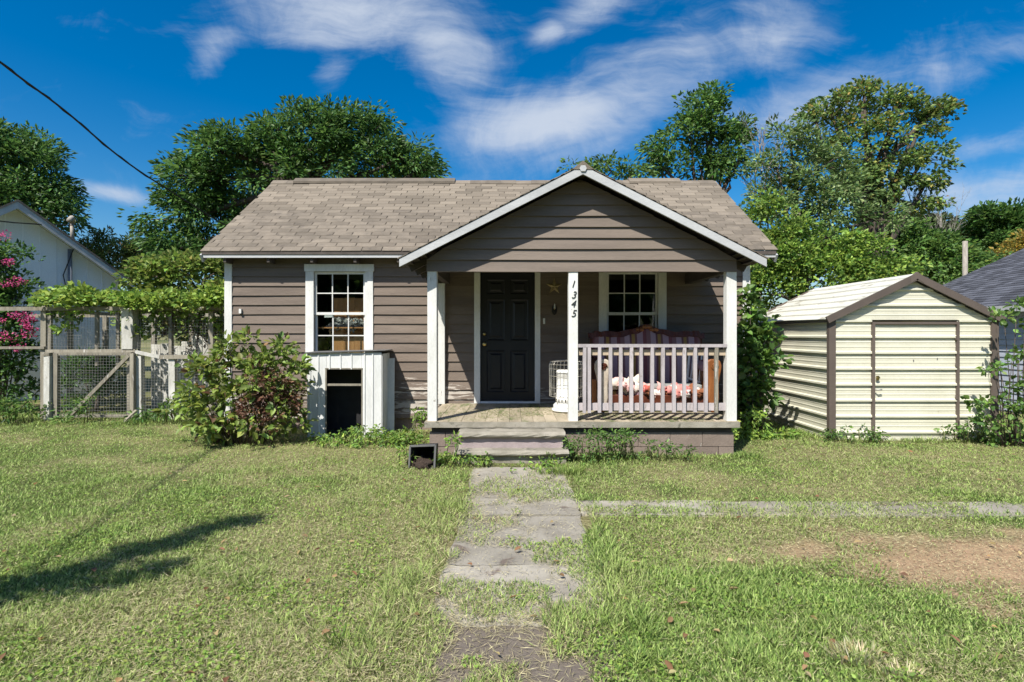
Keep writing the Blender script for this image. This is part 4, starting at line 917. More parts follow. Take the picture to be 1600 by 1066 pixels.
def clumps_in(lobes, per):
    out = []
    for (c, r), n in zip(lobes, per):
        d = unit(RNG.normal(size=(n, 3))); d[:, 2] = np.where(d[:, 2] < -.5, -d[:, 2], d[:, 2]); rr = RNG.uniform(.35, 1.0, (n, 1))**.45*(1+.12*RNG.normal(size=(n, 1)))
        out.append(np.array(c)+d*rr*np.array(r))
    return np.concatenate(out)
def foliage(cl, per, sig, llen, lw, cols, wts, center, droop=.3, up=.5, var=.22, layer=.6):
    """leaves in sprays about each clump centre, pointing out and hanging"""
    n = len(cl)*per; c = np.repeat(cl, per, 0); sg = np.repeat(RNG.uniform(.65, 1.35, (len(cl), 1)), per, 0)*sig
    d = RNG.normal(size=(n, 3)); d = d*np.minimum(1, 1.55/np.maximum(np.linalg.norm(d, axis=1, keepdims=True), 1e-6)); d[:, 2] *= layer; pos = c+d*sg*.62
    out = unit(pos-center); tw = np.repeat(unit(RNG.normal(size=(len(cl), 3))), per, 0)
    ax = unit(d*.8+out*.6+tw*.35+np.array([0, 0, -droop])+RNG.normal(size=(n, 3))*.35)
    nr = out*.45+np.array([0, 0, up])+RNG.normal(size=(n, 3))*.55
    L = llen*RNG.uniform(.6, 1.25, n); col = pick(cols, wts, n, var)*np.repeat(RNG.uniform(.82, 1.18, (len(cl), 1)), per, 0)
    return pos, ax, nr, L, L*lw, col
def limbs(mb, base, top, targets, r0, seed, n2=5):
    rnd = random.Random(seed); base = Vector(base); top = Vector(top)
    trunk = [base.lerp(top, t/5)+Vector((rnd.uniform(-1, 1), rnd.uniform(-1, 1), 0))*.04*(top-base).length*(0 < t < 5) for t in range(6)]
    mb.tube(trunk, [r0*(1.25 if t == 0 else 1-.09*t) for t in range(6)], 9)
    ends = []
    for (c, r) in targets:
        c = Vector(c); st_ = trunk[rnd.choice((3, 4, 5))]; md = st_.lerp(c, .5)+Vector((rnd.uniform(-.3, .3), rnd.uniform(-.3, .3), rnd.uniform(0, .5)))
        pts = [st_, st_.lerp(md, .5)+Vector((0, 0, .08)), md, md.lerp(c, .5), c]; mb.tube(pts, [r0*q for q in (.55, .46, .36, .27, .18)], 7); ends += [(p, r0*.2) for p in pts[2:]]
    return ends
def twigs(mb, ends, cl, frac, seed, r=.02):
    rnd = random.Random(seed)
    for c in cl:
        if rnd.random() > frac: continue
        c = Vector(c); p, q = min(ends, key=lambda e: (e[0]-c).length); m_ = p.lerp(c, .5)+Vector((rnd.uniform(-.15, .15), rnd.uniform(-.15, .15), rnd.uniform(.0, .2)))
        mb.tube([p, m_, c], [r, r*.7, r*.3], 4)
def lobes_px(D, rows, dep=1.0):
    out = []
    for (x, y, rx, ry, *dd) in rows:
        d = D+(dd[0] if dd else 0); out.append(((px(x, d), d, pz(y, d)), (rx*d/F, max(rx, ry)*d/F*dep, ry*d/F)))
    return out
def tree(name, label, D, basepx, topy, rows, dens, per, sig, llen, lw, cols, wts, r0=.16, droop=.3, seed=1, bark=None, cat='tree', group=None, tw=.35, dep=.9, up=.5, oval=False, layer=.6, base_z=0.0):
    lb = lobes_px(D, rows, dep); base = (px(basepx, D), D, base_z)
    t = thing(name, label, cat, base, group); mb = MB(); top = (base[0]+random.uniform(-.2, .2), D, pz(topy, D))
    n = [max(6, int(dens*2.0*r[0]*r[2]*3.1)) for c, r in lb]; cl = clumps_in(lb, n); per = int(per*1.35); llen *= .98; lw *= 1.15; ends = limbs(mb, base, top, lb, r0, seed); twigs(mb, ends, cl, tw, seed, r0*.13)
    mb.build('trunk', bark or M_bark, t, True)
    cen = np.mean([c for c, r in lb], 0)-np.array([0, 0, .8]); p = foliage(cl, per, sig, llen, lw, cols, wts, cen, droop, up, layer=layer)
    leaf_mesh('crown', *p[:3], p[3], p[4], p[5], LEAF, t, 'stuff' if False else None, oval); return t
G_dark = [(.055, .13, .03), (.078, .17, .036), (.115, .215, .048), (.035, .085, .022)]; G_mid = [(.085, .17, .04), (.115, .215, .046), (.155, .26, .058), (.055, .115, .03)]
G_lite = [(.15, .26, .05), (.215, .33, .06), (.28, .39, .075), (.095, .18, .04)]; G_mapl = [(.12, .20, .05), (.16, .25, .06), (.26, .28, .07), (.31, .25, .07), (.075, .14, .04)]
W4 = (3, 3, 2, 2)
tree('broad_tree', 'broad dense dark green tree rising behind the brown shingled roof', 16, 470, 300,
     [(490, 215, 62, 52), (565, 222, 62, 45, .4), (425, 232, 45, 45), (345, 240, 50, 36, -.4), (625, 250, 48, 34), (300, 290, 50, 42, .2), (400, 290, 90, 55, .6), (540, 280, 120, 50, .8), (282, 345, 48, 42), (345, 350, 55, 50, .5), (262, 395, 40, 36, -.2), (330, 410, 60, 35, .4), (650, 268, 36, 20)],
     7.0, 62, .42, .17, .34, G_dark, W4, .24, .45, 3)
tree('tall_tree', 'dark tree standing behind the white neighbour house', 20, -10, 330, [(-10, 245, 66, 50), (45, 250, 42, 38), (70, 305, 50, 34), (20, 320, 66, 44), (85, 340, 38, 34), (60, 380, 50, 30, 1), (-60, 290, 60, 60)], 6.5, 58, .45, .19, .34, G_dark, W4, .25, .45, 4)
tree('russet_tree', 'small olive tree with russet tufts between white house and broad tree', 22, 170, 420, [(165, 395, 34, 24), (200, 405, 30, 28), (140, 405, 20, 24), (180, 435, 50, 26), (225, 420, 26, 30)], 6, 55, .4, .17, .36, [(.12, .18, .05), (.17, .23, .06), (.26, .20, .08), (.08, .13, .035)], (3, 3, 1, 2), .14, .2, 5)
tree('narrow_tree', 'upright dark tree with pointed top behind the roof end', 18, 1120, 330, [(1095, 185, 36, 34), (1080, 220, 44, 38), (1130, 225, 38, 34), (1020, 245, 26, 20), (1035, 270, 28, 22), (1140, 265, 36, 26), (1095, 265, 46, 28), (1110, 158, 14, 18), (1155, 205, 12, 16)], 4.4, 55, .36, .17, .42, G_dark, (2, 3, 3, 1), .15, .35, 6, tw=.6)
tree('low_tree', 'sprays of leaves from a small tree just behind the porch ridge', 17, 940, 330, [(955, 268, 34, 14), (905, 268, 26, 12), (990, 272, 22, 12), (935, 290, 50, 16)], 5, 48, .3, .17, .34, G_mid, W4, .1, .45, 7)
tree('maple_tree', 'tall maple with yellowing leaf tips behind the cream shed', 18, 1350, 330,
     [(1345, 170, 46, 30), (1300, 180, 36, 30), (1395, 178, 40, 30), (1440, 190, 34, 28), (1420, 225, 48, 30), (1360, 225, 60, 40), (1275, 190, 24, 24), (1440, 255, 34, 20), (1380, 265, 50, 26), (1410, 155, 18, 18), (1462, 170, 12, 20), (1350, 145, 16, 14), (1445, 325, 26, 10), (1320, 245, 40, 30), (1405, 300, 40, 22), (1345, 290, 50, 30), (1445, 290, 22, 16), (1375, 325, 50, 24)],
     3.1, 56, .33, .135, .6, G_mapl, (3, 3, 1.4, .5, 2), .22, .25, 8, tw=.6)
tree('silver_tree', 'grey green bushy tree in front of the maple with pale leaves', 16.5, 1250, 380, [(1235, 225, 40, 34), (1215, 265, 34, 26), (1275, 270, 56, 44), (1240, 310, 60, 40), (1320, 310, 60, 46), (1290, 350, 70, 36), (1210, 330, 34, 34), (1365, 345, 40, 26)], 4.2, 54, .36, .15, .4,
     [(.13, .21, .065), (.17, .26, .08), (.23, .31, .13), (.08, .14, .045)], W4, .17, .3, 9, tw=.5)
tree('vine_thicket', 'bright green vine covered thicket between brown house and shed', 14, 1240, 450, [(1200, 350, 30, 40), (1195, 410, 26, 40), (1235, 390, 46, 46), (1225, 440, 50, 40), (1290, 395, 46, 36), (1290, 440, 70, 40), (1350, 400, 44, 30), (1350, 440, 60, 34), (1190, 460, 30, 40), (1400, 425, 40, 22)], 8, 62, .3, .11, .62, G_lite, (2, 3, 1.6, 2), .1, .3, 10, cat='thicket', dep=.6)
tree('roadside_shrub', 'mid green shrubs beyond the shed roof below the maple', 24, 1440, 430, [(1420, 400, 50, 30), (1470, 420, 60, 30), (1390, 370, 40, 30), (1455, 390, 40, 22), (1540, 425, 60, 24), (1420, 440, 90, 25)], 5.5, 55, .5, .2, .45, G_mid, W4, .14, .3, 11, cat='shrub', tw=.6)
tree('round_tree', 'rounded distant green tree above the dark shingled roof', 38, 1560, 410, [(1545, 350, 26, 20), (1580, 362, 34, 24), (1620, 350, 40, 24), (1560, 385, 40, 20)], 2.6, 80, .75, .34, .5, G_dark, W4, .25, .2, 12)
tree('golden_shrub', 'golden leaved shrub peeping over the dark roof', 30, 1590, 420, [(1595, 385, 22, 14), (1570, 405, 26, 12), (1620, 380, 26, 18)], 4, 55, .5, .22, .5, [(.35, .26, .04), (.28, .22, .05), (.16, .18, .04)], (2, 2, 1), .1, .2, 13, cat='shrub')
tree('far_tree', 'dark grey green distant tree mass right of the maple', 42, 1480, 400, [(1440, 365, 40, 26), (1490, 380, 40, 24), (1400, 380, 40, 24), (1340, 400, 60, 30), (1520, 400, 40, 20), (1660, 390, 60, 30)], 2.2, 80, .8, .36, .5, [(.07, .10, .04), (.09, .12, .05), (.05, .075, .03)], (2, 2, 2), .25, .2, 14)
tree('hedge', 'yellow green leafy hedge behind the pen beside the house', 12.9, 300, 480, [(240, 430, 34, 30), (290, 425, 40, 28), (340, 425, 40, 26), (380, 440, 40, 34), (250, 470, 50, 24), (330, 468, 60, 24), (225, 500, 40, 40), (320, 520, 70, 40)], 9, 52, .26, .13, .6, [(.16, .25, .05), (.21, .29, .07), (.27, .30, .09), (.10, .17, .04)], (3, 3, 2, 2), .08, .2, 15, cat='hedge', dep=.5)
tree('pen_shrub', 'feathery dark green shrub growing inside the wire pen', 11, 150, 590, [(130, 595, 40, 36), (165, 600, 38, 36), (150, 570, 34, 20), (145, 630, 55, 24)], 14, 50, .18, .09, .3, G_dark, W4, .04, .1, 16, cat='shrub', dep=.7)
# bare dead branches
def bare(mb, p, d, L, r, dep, rnd):
    p = Vector(p); d = Vector(d).normalized(); pts = [p]; q = p
    for i in range(4): d = (d+Vector((rnd.uniform(-.16, .16), rnd.uniform(-.16, .16), rnd.uniform(-.05, .12)))).normalized(); q = q+d*L/4; pts.append(q)
    mb.tube(pts, [r, r*.85, r*.7, r*.55, r*.35], 5)
    if dep:
        for k in range(4): 
            s_ = pts[rnd.choice((1, 2, 3, 4))]; nd = (d+Vector((rnd.uniform(-.8, .8), rnd.uniform(-.5, .5), rnd.uniform(-.2, .5)))).normalized(); bare(mb, s_, nd, L*.55, r*.5, dep-1, rnd)
for lab, D, xb, yb, yt, dirs, L in (('leafless grey dead tree between narrow tree and maple', 17.5, 1188, 470, 330, [(-.05, 0, 1), (.18, 0, 1), (-.2, 0, .9), (.35, .1, 1)], 1.7), ('bare dead limbs spreading from the maple over the shed', 18.3, 1395, 470, 335, [(.9, 0, .35), (.9, 0, .1), (.7, 0, .6)], 1.3), ('leafless tree far off above the dark roof', 36, 1475, 470, 400, [(0, 0, 1), (.3, 0, 1), (-.3, 0, 1)], 2.6)):
    rnd = random.Random(int(xb)); t = thing('dead_tree', lab, 'dead tree', (px(xb, D), D, 0)); mb = MB(); tp = Vector(pt(xb, yt, D)); mb.tube([(px(xb, D), D, 0), tuple(tp)], [.06, .028], 7)
    for d in dirs: bare(mb, tp-Vector((0, 0, rnd.uniform(0, .5))), d, L, .035, 3, rnd)
    mb.build('branches', M_barkp, t, True)
# vine over the pen
lb = [((px(x, d), d, pz(y, d)), (.42, .35, .13)) for x, y, d in [(90+i*17+random.uniform(-6, 6), random.uniform(462, 476), random.uniform(9.75, 11.4)) for i in range(36) if 90+i*17 < 390]+[(90+i*20, random.uniform(464, 478), 9.9) for i in range(15)]]
vn_o = thing('grape_vine', 'bright green leafy vine sprawling over the top of the pen', 'vine', (fX(220), 10.4, 1.9)); cl = clumps_in(lb, [6]*len(lb)); mb = MB()
for i in range(9): a = fX(80+i*34); mb.tube([(a, 10.0+.1*i % 1, 1.93), (a+.3, 10.3, 2.02), (a+.7, 10.2, 1.98), (a+1.0, 10.05, 2.05)], .011, 5)
mb.tube([(fX(212), 10.1, 0), (fX(209), 10.12, .9), (fX(216), 10.08, 1.95)], .022, 6); mb.build('stem', M_stem, vn_o, True, 'stuff')
p = foliage(cl, 24, .17, .088, .85, G_lite, (2, 3, 4, 1), np.array([fX(220), 10.6, 1.2]), .1, .7); leaf_mesh('foliage', *p[:3], p[3], p[4], p[5], LEAF, vn_o, None, True)
hg = [((px(x, 10.1), 10.1, pz(y, 10.1)), (.10, .1, .22)) for x, y in ((95, 495), (120, 492), (212, 505), (222, 520), (250, 505), (280, 500), (310, 510), (335, 505), (350, 520), (105, 510))]
cl = clumps_in(hg, [5]*len(hg)); p = foliage(cl, 10, .12, .10, .8, G_lite, (2, 3, 2, 2), np.array([fX(220), 10.6, 1.2]), .5, .3); leaf_mesh('trailing_foliage', *p[:3], p[3], p[4], p[5], LEAF, vn_o, None, True)
dv = thing('withered_vine', 'brown withered vine tangled in the mesh next to house', 'vine', (px(310, 10.2), 10.2, 0))
mb = MB(); rnd = random.Random(2)
for i in range(26): x = rnd.uniform(255, 352); y = rnd.uniform(495, 550); a = Vector(pt(x, y, 10.15)); mb.tube([a, a+Vector((rnd.uniform(-.2, .2), .05, rnd.uniform(-.25, .1))), a+Vector((rnd.uniform(-.35, .35), .0, rnd.uniform(-.45, .2)))], .006, 4)
mb.tube([(px(310, 10.2), 10.2, 0), (px(306, 10.2), 10.2, 1), (px(312, 10.2), 10.2, 1.9)], .02, 5); mb.build('stem', M_bark, dv, False, 'stuff')
cl = clumps_in([(pt(x, 520, 10.15), (.3, .15, .32)) for x in (270, 305, 340)], [16]*3); p = foliage(cl, 14, .13, .07, .6, [(.12, .08, .05), (.16, .12, .06), (.09, .10, .04)], (2, 2, 2), np.array([px(310, 10.2), 10.4, .9])); leaf_mesh('foliage', *p[:3], p[3], p[4], p[5], LEAF, dv)
# hydrangea-like bush, corner climber, myrtle, sapling
def bush(name, label, D, basex, rows, dens, per, sig, llen, lw, cols, wts, seed, cat='bush', stems=22, dep=.9, droop=.25, oval=True, sr=.008, up=.55, var=.22):
    lb = lobes_px(D, rows, dep); base = (px(basex, D), D, 0); t = thing(name, label, cat, base); n = [max(5, int(dens*1.7*r[0]*r[2]*3.1)) for c, r in lb]; cl = clumps_in(lb, n); llen *= 1.1; cl[:, 2] = np.maximum(cl[:, 2], .06)
    mb = MB(); rnd = random.Random(seed)
    for c in cl[RNG.choice(len(cl), min(stems, len(cl)), replace=False)]:
        kf = .97 if cat == 'weeds' else .45; a = Vector((base[0]+(c[0]-base[0])*kf+rnd.uniform(-.08, .08), D+(c[1]-D)*.4, 0)); c = Vector(c); mb.tube([a, a.lerp(c, .5)+Vector((rnd.uniform(-.05, .05), 0, .05)), c], [sr, sr*.8, sr*.5], 5)
    mb.build('stem', M_stem if cat == 'weeds' else M_bark, t, True, 'stuff'); cen = np.array([base[0], D+.25, .3]); p = foliage(cl, per, sig, llen, lw, cols, wts, cen, droop, up, var, .8); leaf_mesh('foliage', *p[:3], p[3], p[4], p[5], LEAF, t, None, oval); return t
hb = bush('leafy_bush', 'broad leaved bush with browned flower heads before the left house corner', 7.75, 375, [(320, 600, 34, 40), (355, 575, 34, 34), (300, 640, 34, 32), (345, 640, 44, 44), (400, 580, 30, 30), (440, 565, 26, 28), (410, 630, 50, 46), (450, 620, 24, 40), (380, 670, 70, 26), (330, 675, 50, 22), (450, 660, 24, 30), (436, 545, 9, 14), (356, 548, 10, 16), (305, 580, 12, 14), (468, 580, 8, 16), (385, 540, 8, 12)], 34, 11, .11, .095, .62,
     [(.16, .23, .05), (.21, .29, .06), (.27, .33, .08), (.11, .17, .045), (.20, .12, .07)], (3, 3, 2, 2, .5), 21, stems=46, dep=.75)
cl = clumps_in(lobes_px(7.7, [(425, 610, 34, 34), (440, 640, 26, 30), (400, 645, 26, 30)], .7), [40, 34, 30]); p = foliage(cl, 18, .07, .06, .5, [(.16, .08, .05), (.22, .13, .08), (.11, .06, .04)], (2, 2, 2), np.array([px(400, 7.7), 8.0, .4])); leaf_mesh('dry_flower_head', *p[:3], p[3], p[4], p[5], LEAF, hb)
bush('climbing_vine', 'lobed leaf vine climbing the right corner of the brown house', 8.45, 1172, [(1180, 500, 18, 24), (1195, 535, 24, 24), (1180, 570, 24, 26), (1205, 570, 20, 20), (1175, 610, 20, 30), (1192, 620, 20, 24), (1165, 650, 18, 30), (1160, 690, 14, 20), (1175, 470, 12, 18), (1165, 540, 12, 40)], 62, 9, .09, .10, .8, G_mid, (2, 3, 3, 1), 22, 'vine', 30, .7, .5)
bush('crepe_myrtle', 'crepe myrtle with magenta blossom at the left edge', 10.9, -10, [(0, 420, 26, 34), (15, 470, 26, 30), (-20, 520, 60, 60), (20, 560, 36, 40), (10, 600, 40, 36), (-40, 440, 50, 60), (35, 400, 12, 10), (42, 450, 12, 8)], 34, 24, .17, .085, .5, G_dark, (3, 3, 2, 2), 23, stems=26, dep=.8, sr=.014)
fl = clumps_in(lobes_px(10.55, [(28, 500, 26, 16), (44, 520, 16, 14), (12, 530, 24, 16), (35, 545, 14, 10), (8, 372, 8, 10), (18, 415, 10, 8), (34, 440, 14, 6), (14, 450, 8, 8), (50, 505, 10, 10)], .6), [7, 4, 6, 3, 3, 3, 3, 2, 3])
mt = [o for o in bpy.data.objects if o.name.startswith('crepe_myrtle')][0]; p = foliage(fl, 26, .085, .036, .8, [(.50, .05, .18), (.58, .11, .26), (.38, .03, .13)], (2, 2, 2), np.array([px(0, 10.9), 11.2, 1.2])); leaf_mesh('blossom', *p[:3], p[3], p[4], p[5], LEAF, mt)
sb = bush('sapling', 'young lobed leaf sapling growing beside the shed corner', 7.6, 1592, [(1588, 660, 26, 34), (1600, 620, 24, 30), (1575, 690, 30, 22), (1592, 560, 14, 14), (1560, 628, 26, 6), (1560, 578, 30, 6), (1592, 480, 16, 10), (1570, 497, 26, 6), (1545, 660, 16, 14), (1525, 632, 12, 5), (1610, 520, 20, 26), (1620, 660, 30, 50)], 34, 9, .075, .07, .75, G_mid, (2, 3, 3, 2), 24, 'sapling', 34, .6, .2, sr=.007)
bush('shed_weed', 'low weeds growing against the shed door corner', 7.95, 1330, [(1335, 680, 40, 14), (1300, 684, 26, 10), (1365, 686, 22, 10)], 90, 12, .06, .05, .4, G_mid, W4, 25, 'weeds', 20, .8)
bush('corner_weed', 'leafy green weeds between house corner and shed', 8.2, 1210, [(1165, 690, 22, 22), (1195, 690, 24, 16), (1225, 690, 26, 12), (1180, 660, 16, 20)], 90, 12, .07, .06, .5, G_lite, W4, 26, 'weeds', 24, .8)
bush('edge_weed', 'dark low weeds at the foot of the shed right corner', 7.85, 1520, [(1500, 676, 24, 12), (1530, 668, 22, 16), (1555, 690, 30, 14)], 90, 12, .06, .05, .45, G_mid, W4, 27, 'weeds', 20, .8)
bush('kennel_weed', 'spreading green weeds in front of the white kennel', 7.75, 570, [(520, 690, 40, 12), (570, 680, 40, 14), (610, 688, 34, 16), (645, 690, 24, 18), (590, 700, 60, 12), (655, 655, 14, 20, .5)], 110, 12, .06, .05, .45, G_lite, (3, 3, 1, 2), 28, 'weeds', 40, .9)
bush('porch_weed', 'tangled trailing weeds against the porch foundation right of steps', 6.72, 950, [(930, 690, 40, 18), (980, 690, 36, 16), (900, 705, 22, 12), (1030, 702, 30, 9), (960, 712, 60, 7), (1060, 706, 26, 7)], 170, 12, .07, .042, .36, G_mid, W4, 29, 'weeds', 50, .5)
bush('step_weed', 'green weeds beside the black planter and the steps', 6.45, 700, [(700, 715, 16, 12), (712, 690, 8, 14), (690, 728, 20, 8), (735, 722, 20, 7), (860, 722, 22, 8), (635, 715, 14, 12), (800, 726, 70, 5), (750, 716, 14, 6)], 140, 12, .05, .045, .4, G_lite, W4, 30, 'weeds', 24, .8)
bush('fence_weed', 'rough green weeds along the foot of the wire pen', 9.55, 230, [(240, 650, 30, 14), (280, 640, 24, 18), (215, 660, 26, 8), (110, 655, 24, 8), (30, 640, 40, 16), (-20, 640, 50, 20), (130, 640, 12, 20)], 60, 14, .09, .07, .35, G_mid, W4, 31, 'weeds', 40, .7)
# a slim juniper just left of the frame throws the long shadow on the lawn
jx, jy = -3.75, 1.95
jn = thing('juniper', 'slim young juniper at the left edge of the lawn', 'tree', (jx, jy, 0)); MB().tube([(jx, jy, 0), (jx+.02, jy, 2), (jx, jy, 3.85)], [.06, .04, .012], 7).build('trunk', M_bark, jn, True)
lb = [((jx+(.06*math.sin(i*2.1)), jy+.05*math.cos(i*1.7), .5+i*.2), (max(.05, .27*(1-i/18)**.8), .2*(1-i/19), .2)) for i in range(17)]+[((jx+.33, jy-.1, 2.15), (.16, .1, .16)), ((jx+.42, jy-.1, 2.45), (.06, .06, .2))]
cl = clumps_in(lb, [16]*len(lb)); p = foliage(cl, 26, .10, .07, .3, G_dark, W4, np.array([jx, jy, 1.5]), -.4); leaf_mesh('crown', *p[:3], p[3], p[4], p[5], LEAF, jn)
# trees across the road behind the viewpoint, seen only mirrored in the window panes
for i, X in enumerate((-26, -17, -9, 0, 8, 17, 27)):
    t = thing('street_tree', 'tree across the road opposite the brown house', 'tree', (X, -30-(i % 2)*4, 0), 'trees across the road'); Y = -30-(i % 2)*4
    MB().tube([(X, Y, 0), (X+.2, Y, 4)], [.3, .2], 8).build('trunk', M_bark, t, True)
    cl = clumps_in([((X, Y, 4.5), (5, 4, 4)), ((X+2, Y, 7), (3.5, 3, 3)), ((X-2, Y, 2.6), (4, 3, 2.4))], [120, 60, 60]); p = foliage(cl, 10, 1.0, 1.0, .6, G_dark, W4, np.array([X, Y, 4])); leaf_mesh('crown', *p[:3], p[3], p[4], p[5], LEAF, t)

# ------------------------------------------------------------------ lawn
def blades(n, x0, x1, y0, y1, seed):
    r = np.random.default_rng(seed); y = y0*(y1/y0)**r.random(n) if y0 > 0 else r.uniform(y0, y1, n)      # denser where it is nearer
    x = r.uniform(-1, 1, n)*(y*.96+.35); return x, y
def lawn(n, seed):
    x, y = blades(n, 0, 0, 1.9, 10.6, seed); r = np.random.default_rng(seed+1)
    cov = np.maximum(walk_cov(x, y), cross_cov(x, y)); di_ = dirt(x, y); patch = fbm(x, y, 3.2, 60)
    house_in = ((x > HX0) & (x < HX1) & (y > WY-.02)) | ((x > PX0+.02) & (x < PX1-.02) & (y > DEPTH+.03)) | ((x > -.64) & (x < .64) & (y > 6.5) & (y < 7.2)) | ((x > shx0) & (x < shx1) & (y > SY0-.01)) | (x > 9.4)
    keep = (r.random(n) < (1-.90*cov)*(1-.55*di_)*(.55+.6*patch)) & ~house_in; x, y = x[keep], y[keep]; n = len(x)
    d_ = dry(x, y); straw = r.random(n) < (.04+.42*d_+1.0*dirt(x, y)+.85*np.maximum((np.abs(x-.05) < .4)*(y < 6.4)*.3, walk_cov(x, y), cross_cov(x, y)))
    tuft = sst(fbm(x, y, 1.7, 70), .55, .8); edge = np.zeros(n)
    for (ex0, ex1, ey0, ey1) in ((HX0-.3, PX0, WY-.4, WY), (PX0-.1, PX1+.2, DEPTH-.25, DEPTH+.1), (shx0-.1, shx1+.1, SY0-.22, SY0), (-12, -4.4, 9.3, 10.6), (-.75, -.40, 2.5, 6.6), (.55, .72, 2.5, 6.4), (HX1, shx0, 7.9, 10)): edge = np.maximum(edge, ((x > ex0) & (x < ex1) & (y > ey0) & (y < ey1))*1.0)
    edge *= sst(fbm(x, y, 2.5, 77), .3, .6)
    L = r.uniform(.025, .05, n)*(1+.9*tuft+1.3*edge)*np.where(straw, .95, 1)*(1-.35*dirt(x, y)); W = r.uniform(.003, .0055, n)*np.where(straw, .5, 1)*(1+.12*y)
    az = r.uniform(0, 2*np.pi, n); lean = np.where(straw, r.uniform(.0, .35, n), r.uniform(.35, 1.5, n)); dirv = np.stack([np.cos(az), np.sin(az), lean], -1)
    nor = np.stack([-np.cos(az)*lean+r.normal(0, .3, n), -np.sin(az)*lean+r.normal(0, .3, n), np.ones(n)], -1)
    z = near_ground(x, y)+np.where(straw, r.uniform(.004, .03, n), -.003); pm_ = np.maximum((np.abs(x-.07) < .5)*(y < 6.5), (np.abs(y-4.92) < .2)*(x > .3)); z = np.where(pm_ > 0, np.where(straw, r.uniform(.012, .022, n), .008), z)
    gA = np.array([.195, .29, .068]); gB = np.array([.32, .405, .135]); gC = np.array([.10, .175, .042]); sA = np.array([.50, .46, .27]); sB = np.array([.30, .26, .16])
    q = r.random((n, 1)); gr = np.where(q < .45, gA, np.where(q < .8, gB, gC)); gr = gr*(1-.35*d_[:, None])+.35*d_[:, None]*np.array([.34, .38, .14])
    c = np.where(straw[:, None], np.where(r.random((n, 1)) < .6, sA, sB), gr)*(1+r.normal(0, .24, (n, 1))); return np.stack([x, y, z], -1), dirv, nor, L, W, np.clip(c, .01, 1)
p = lawn(560000, 100); lw_ = leaf_mesh('lawn_grass', *p[:3], p[3], p[4], p[5], GRASS, None, 'stuff', False, .12); tag(lw_, 'short mown grass with straw coloured clippings over the front yard', 'grass')
# broad leaved clover and plantain in the sward
r = np.random.default_rng(5); x, y = blades(60000, 0, 0, 1.9, 9, 300); k = (sst(fbm(x, y, 1.9, 90), .5, .68) > r.random(len(x))) & (np.maximum(walk_cov(x, y), cross_cov(x, y)) < .4) & (dirt(x, y) < .3) & ~((x > PX0) & (x < PX1) & (y > DEPTH-.5)) & ~((x > shx0) & (y > SY0)) & ~(y > WY)
x, y = x[k], y[k]; n = len(x); az = r.uniform(0, 6.28, n); ax = np.stack([np.cos(az), np.sin(az), r.uniform(.0, .7, n)], -1); nr = np.stack([r.normal(0, .4, n), r.normal(0, .4, n), np.ones(n)], -1)
cv = leaf_mesh('clover', np.stack([x, y, near_ground(x, y)+r.uniform(.012, .035, n)], -1), ax, nr, r.uniform(.014, .03, n), r.uniform(.009, .018, n), pick([(.15, .25, .05), (.20, .30, .06), (.27, .36, .085)], (2, 3, 2), n, .15), GRASS, None, 'stuff'); tag(cv, 'small clover and broadleaf weeds scattered through the lawn', 'clover')
# grass tufts: pale clumps in the lower right, a coarse tuft near the walkway
def tuft(label, X, Y, n, rad, Lm, cols, seed):
    r = np.random.default_rng(seed); a = r.uniform(0, 6.28, n); rr = rad*np.sqrt(r.random(n)); az = a+r.normal(0, .6, n); pos = np.stack([X+rr*np.cos(a)*1.6, Y+rr*np.sin(a), np.zeros(n)], -1)
    ax = np.stack([np.cos(az), np.sin(az), r.uniform(.5, 2.2, n)], -1); nr = np.stack([-np.cos(az), -np.sin(az), np.ones(n)*.8], -1)
    o = leaf_mesh('grass_tuft', pos, ax, nr, Lm*r.uniform(.5, 1.2, n), .006*r.uniform(.7, 1.4, n), pick(cols, [1]*len(cols), n, .15), GRASS, None); tag(o, label, 'grass tuft')
PALE = [(.58, .54, .36), (.48, .45, .26), (.30, .32, .13)]; GRN = [(.12, .20, .04), (.17, .25, .055), (.22, .28, .08)]
tuft('larger bleached pale grass tuft on the lawn below the dirt patch', px(1340, 2.63), 2.63, 260, .08, .07, PALE, 1); tuft('smaller bleached grass tuft next to the larger pale one', px(1405, 2.5), 2.5, 150, .06, .06, PALE, 2)
tuft('coarse green grass tuft left of the walkway', px(540, 2.75), 2.75, 60, .05, .10, GRN, 3); tuft('dark green bladed tuft right of the bleached tufts', px(1480, 2.6), 2.6, 160, .14, .09, GRN, 4); tuft('sparse green tuft at the dirt patch edge', px(1340, 3.6), 3.6, 60, .14, .06, GRN, 5)
tuft('green tuft in the crook of the two paths', px(885, 6.1), 6.1, 260, .12, .12, GRN, 6)
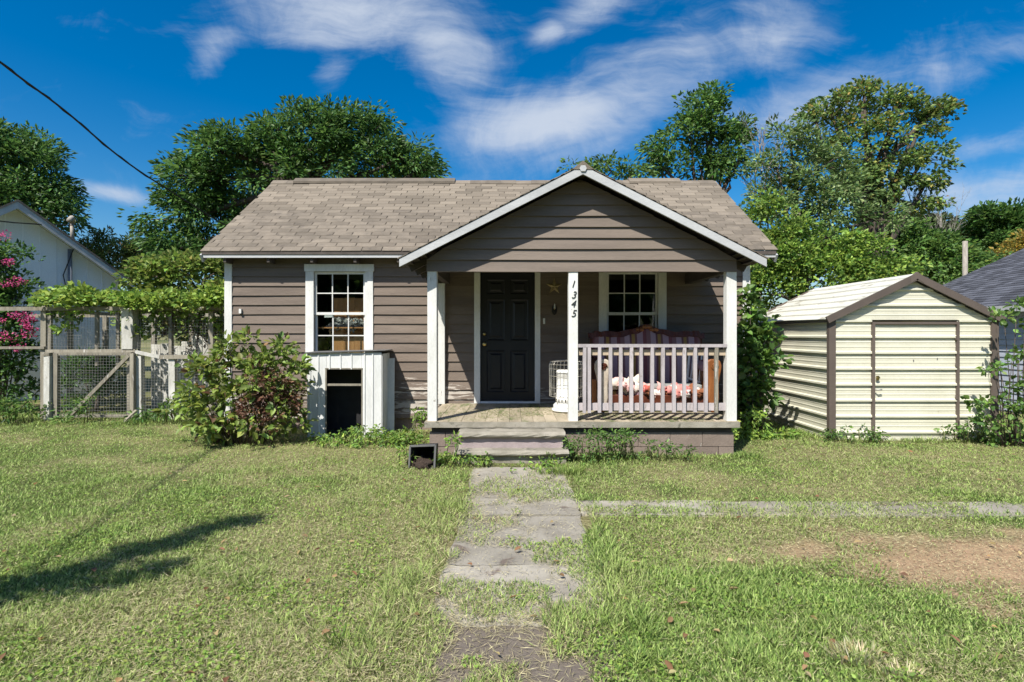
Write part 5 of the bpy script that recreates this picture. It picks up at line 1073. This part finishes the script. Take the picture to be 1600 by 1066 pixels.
# clods and pebbles on the bare patch
r = np.random.default_rng(44); cv_, cf_ = [], []; mbp = MB(); k = 0
while k < 420:
    x, y = r.uniform(2.2, 5.4), r.uniform(2.9, 4.6)
    if float(dirt(np.array(x), np.array(y))) < .55: continue
    q = r.uniform(.004, .013); mbp.blob((x, y, float(near_ground(x, y))+q*.3), (q*r.uniform(.8, 1.6), q, q*.7), 6, 4, .35, k); k += 1
po = mbp.build('dirt_clods', pm('clod', (.34, .23, .15), (.24, .165, .11), 20, .95, .6), None, False, 'stuff'); tag(po, 'crumbled clay clods and pebbles on the bare earth patch', 'clods')
# fallen leaves
r = np.random.default_rng(61); x, y = blades(170, 0, 0, 2.2, 8.5, 610); k = ~((x > PX0-.1) & (x < PX1+.1) & (y > 6.4)) & (y < 8.0); x, y = x[k], y[k]; n = len(x); az = r.uniform(0, 6.28, n)
fo = leaf_mesh('fallen_leaves', np.stack([x, y, near_ground(x, y)+.03], -1), np.stack([np.cos(az), np.sin(az), r.uniform(-.1, .4, n)], -1), np.stack([r.normal(0, .4, n), r.normal(0, .4, n), np.ones(n)], -1), r.uniform(.03, .065, n), r.uniform(.018, .035, n), pick([(.24, .13, .07), (.32, .22, .11), (.38, .30, .16)], (2, 2, 1), n), GRASS, None, 'stuff', True); tag(fo, 'scattered small dry brown leaves fallen on the lawn', 'leaves')
# clippings on the porch deck
r = np.random.default_rng(9); n = 16000; x = r.uniform(PX0+.05, PX1-.05, n); y = r.uniform(DEPTH, WY-.1, n); k = fbm(x, y, 2.2, 95)+.1*(y-7.6) > r.uniform(.35, .75, n); x, y = x[k], y[k]; n = len(x); az = r.uniform(0, 6.28, n)
cp = leaf_mesh('grass_clippings', np.stack([x, y, FZ+r.uniform(.002, .008, n)], -1), np.stack([np.cos(az), np.sin(az), r.uniform(-.02, .1, n)], -1), np.stack([r.normal(0, .2, n), r.normal(0, .2, n), np.ones(n)], -1), r.uniform(.02, .05, n), r.uniform(.004, .008, n), pick([(.20, .24, .09), (.14, .19, .06), (.30, .28, .15)], (2, 2, 1), n), GRASS, None, 'stuff'); tag(cp, 'dried green grass clippings scattered on the porch deck', 'clippings')
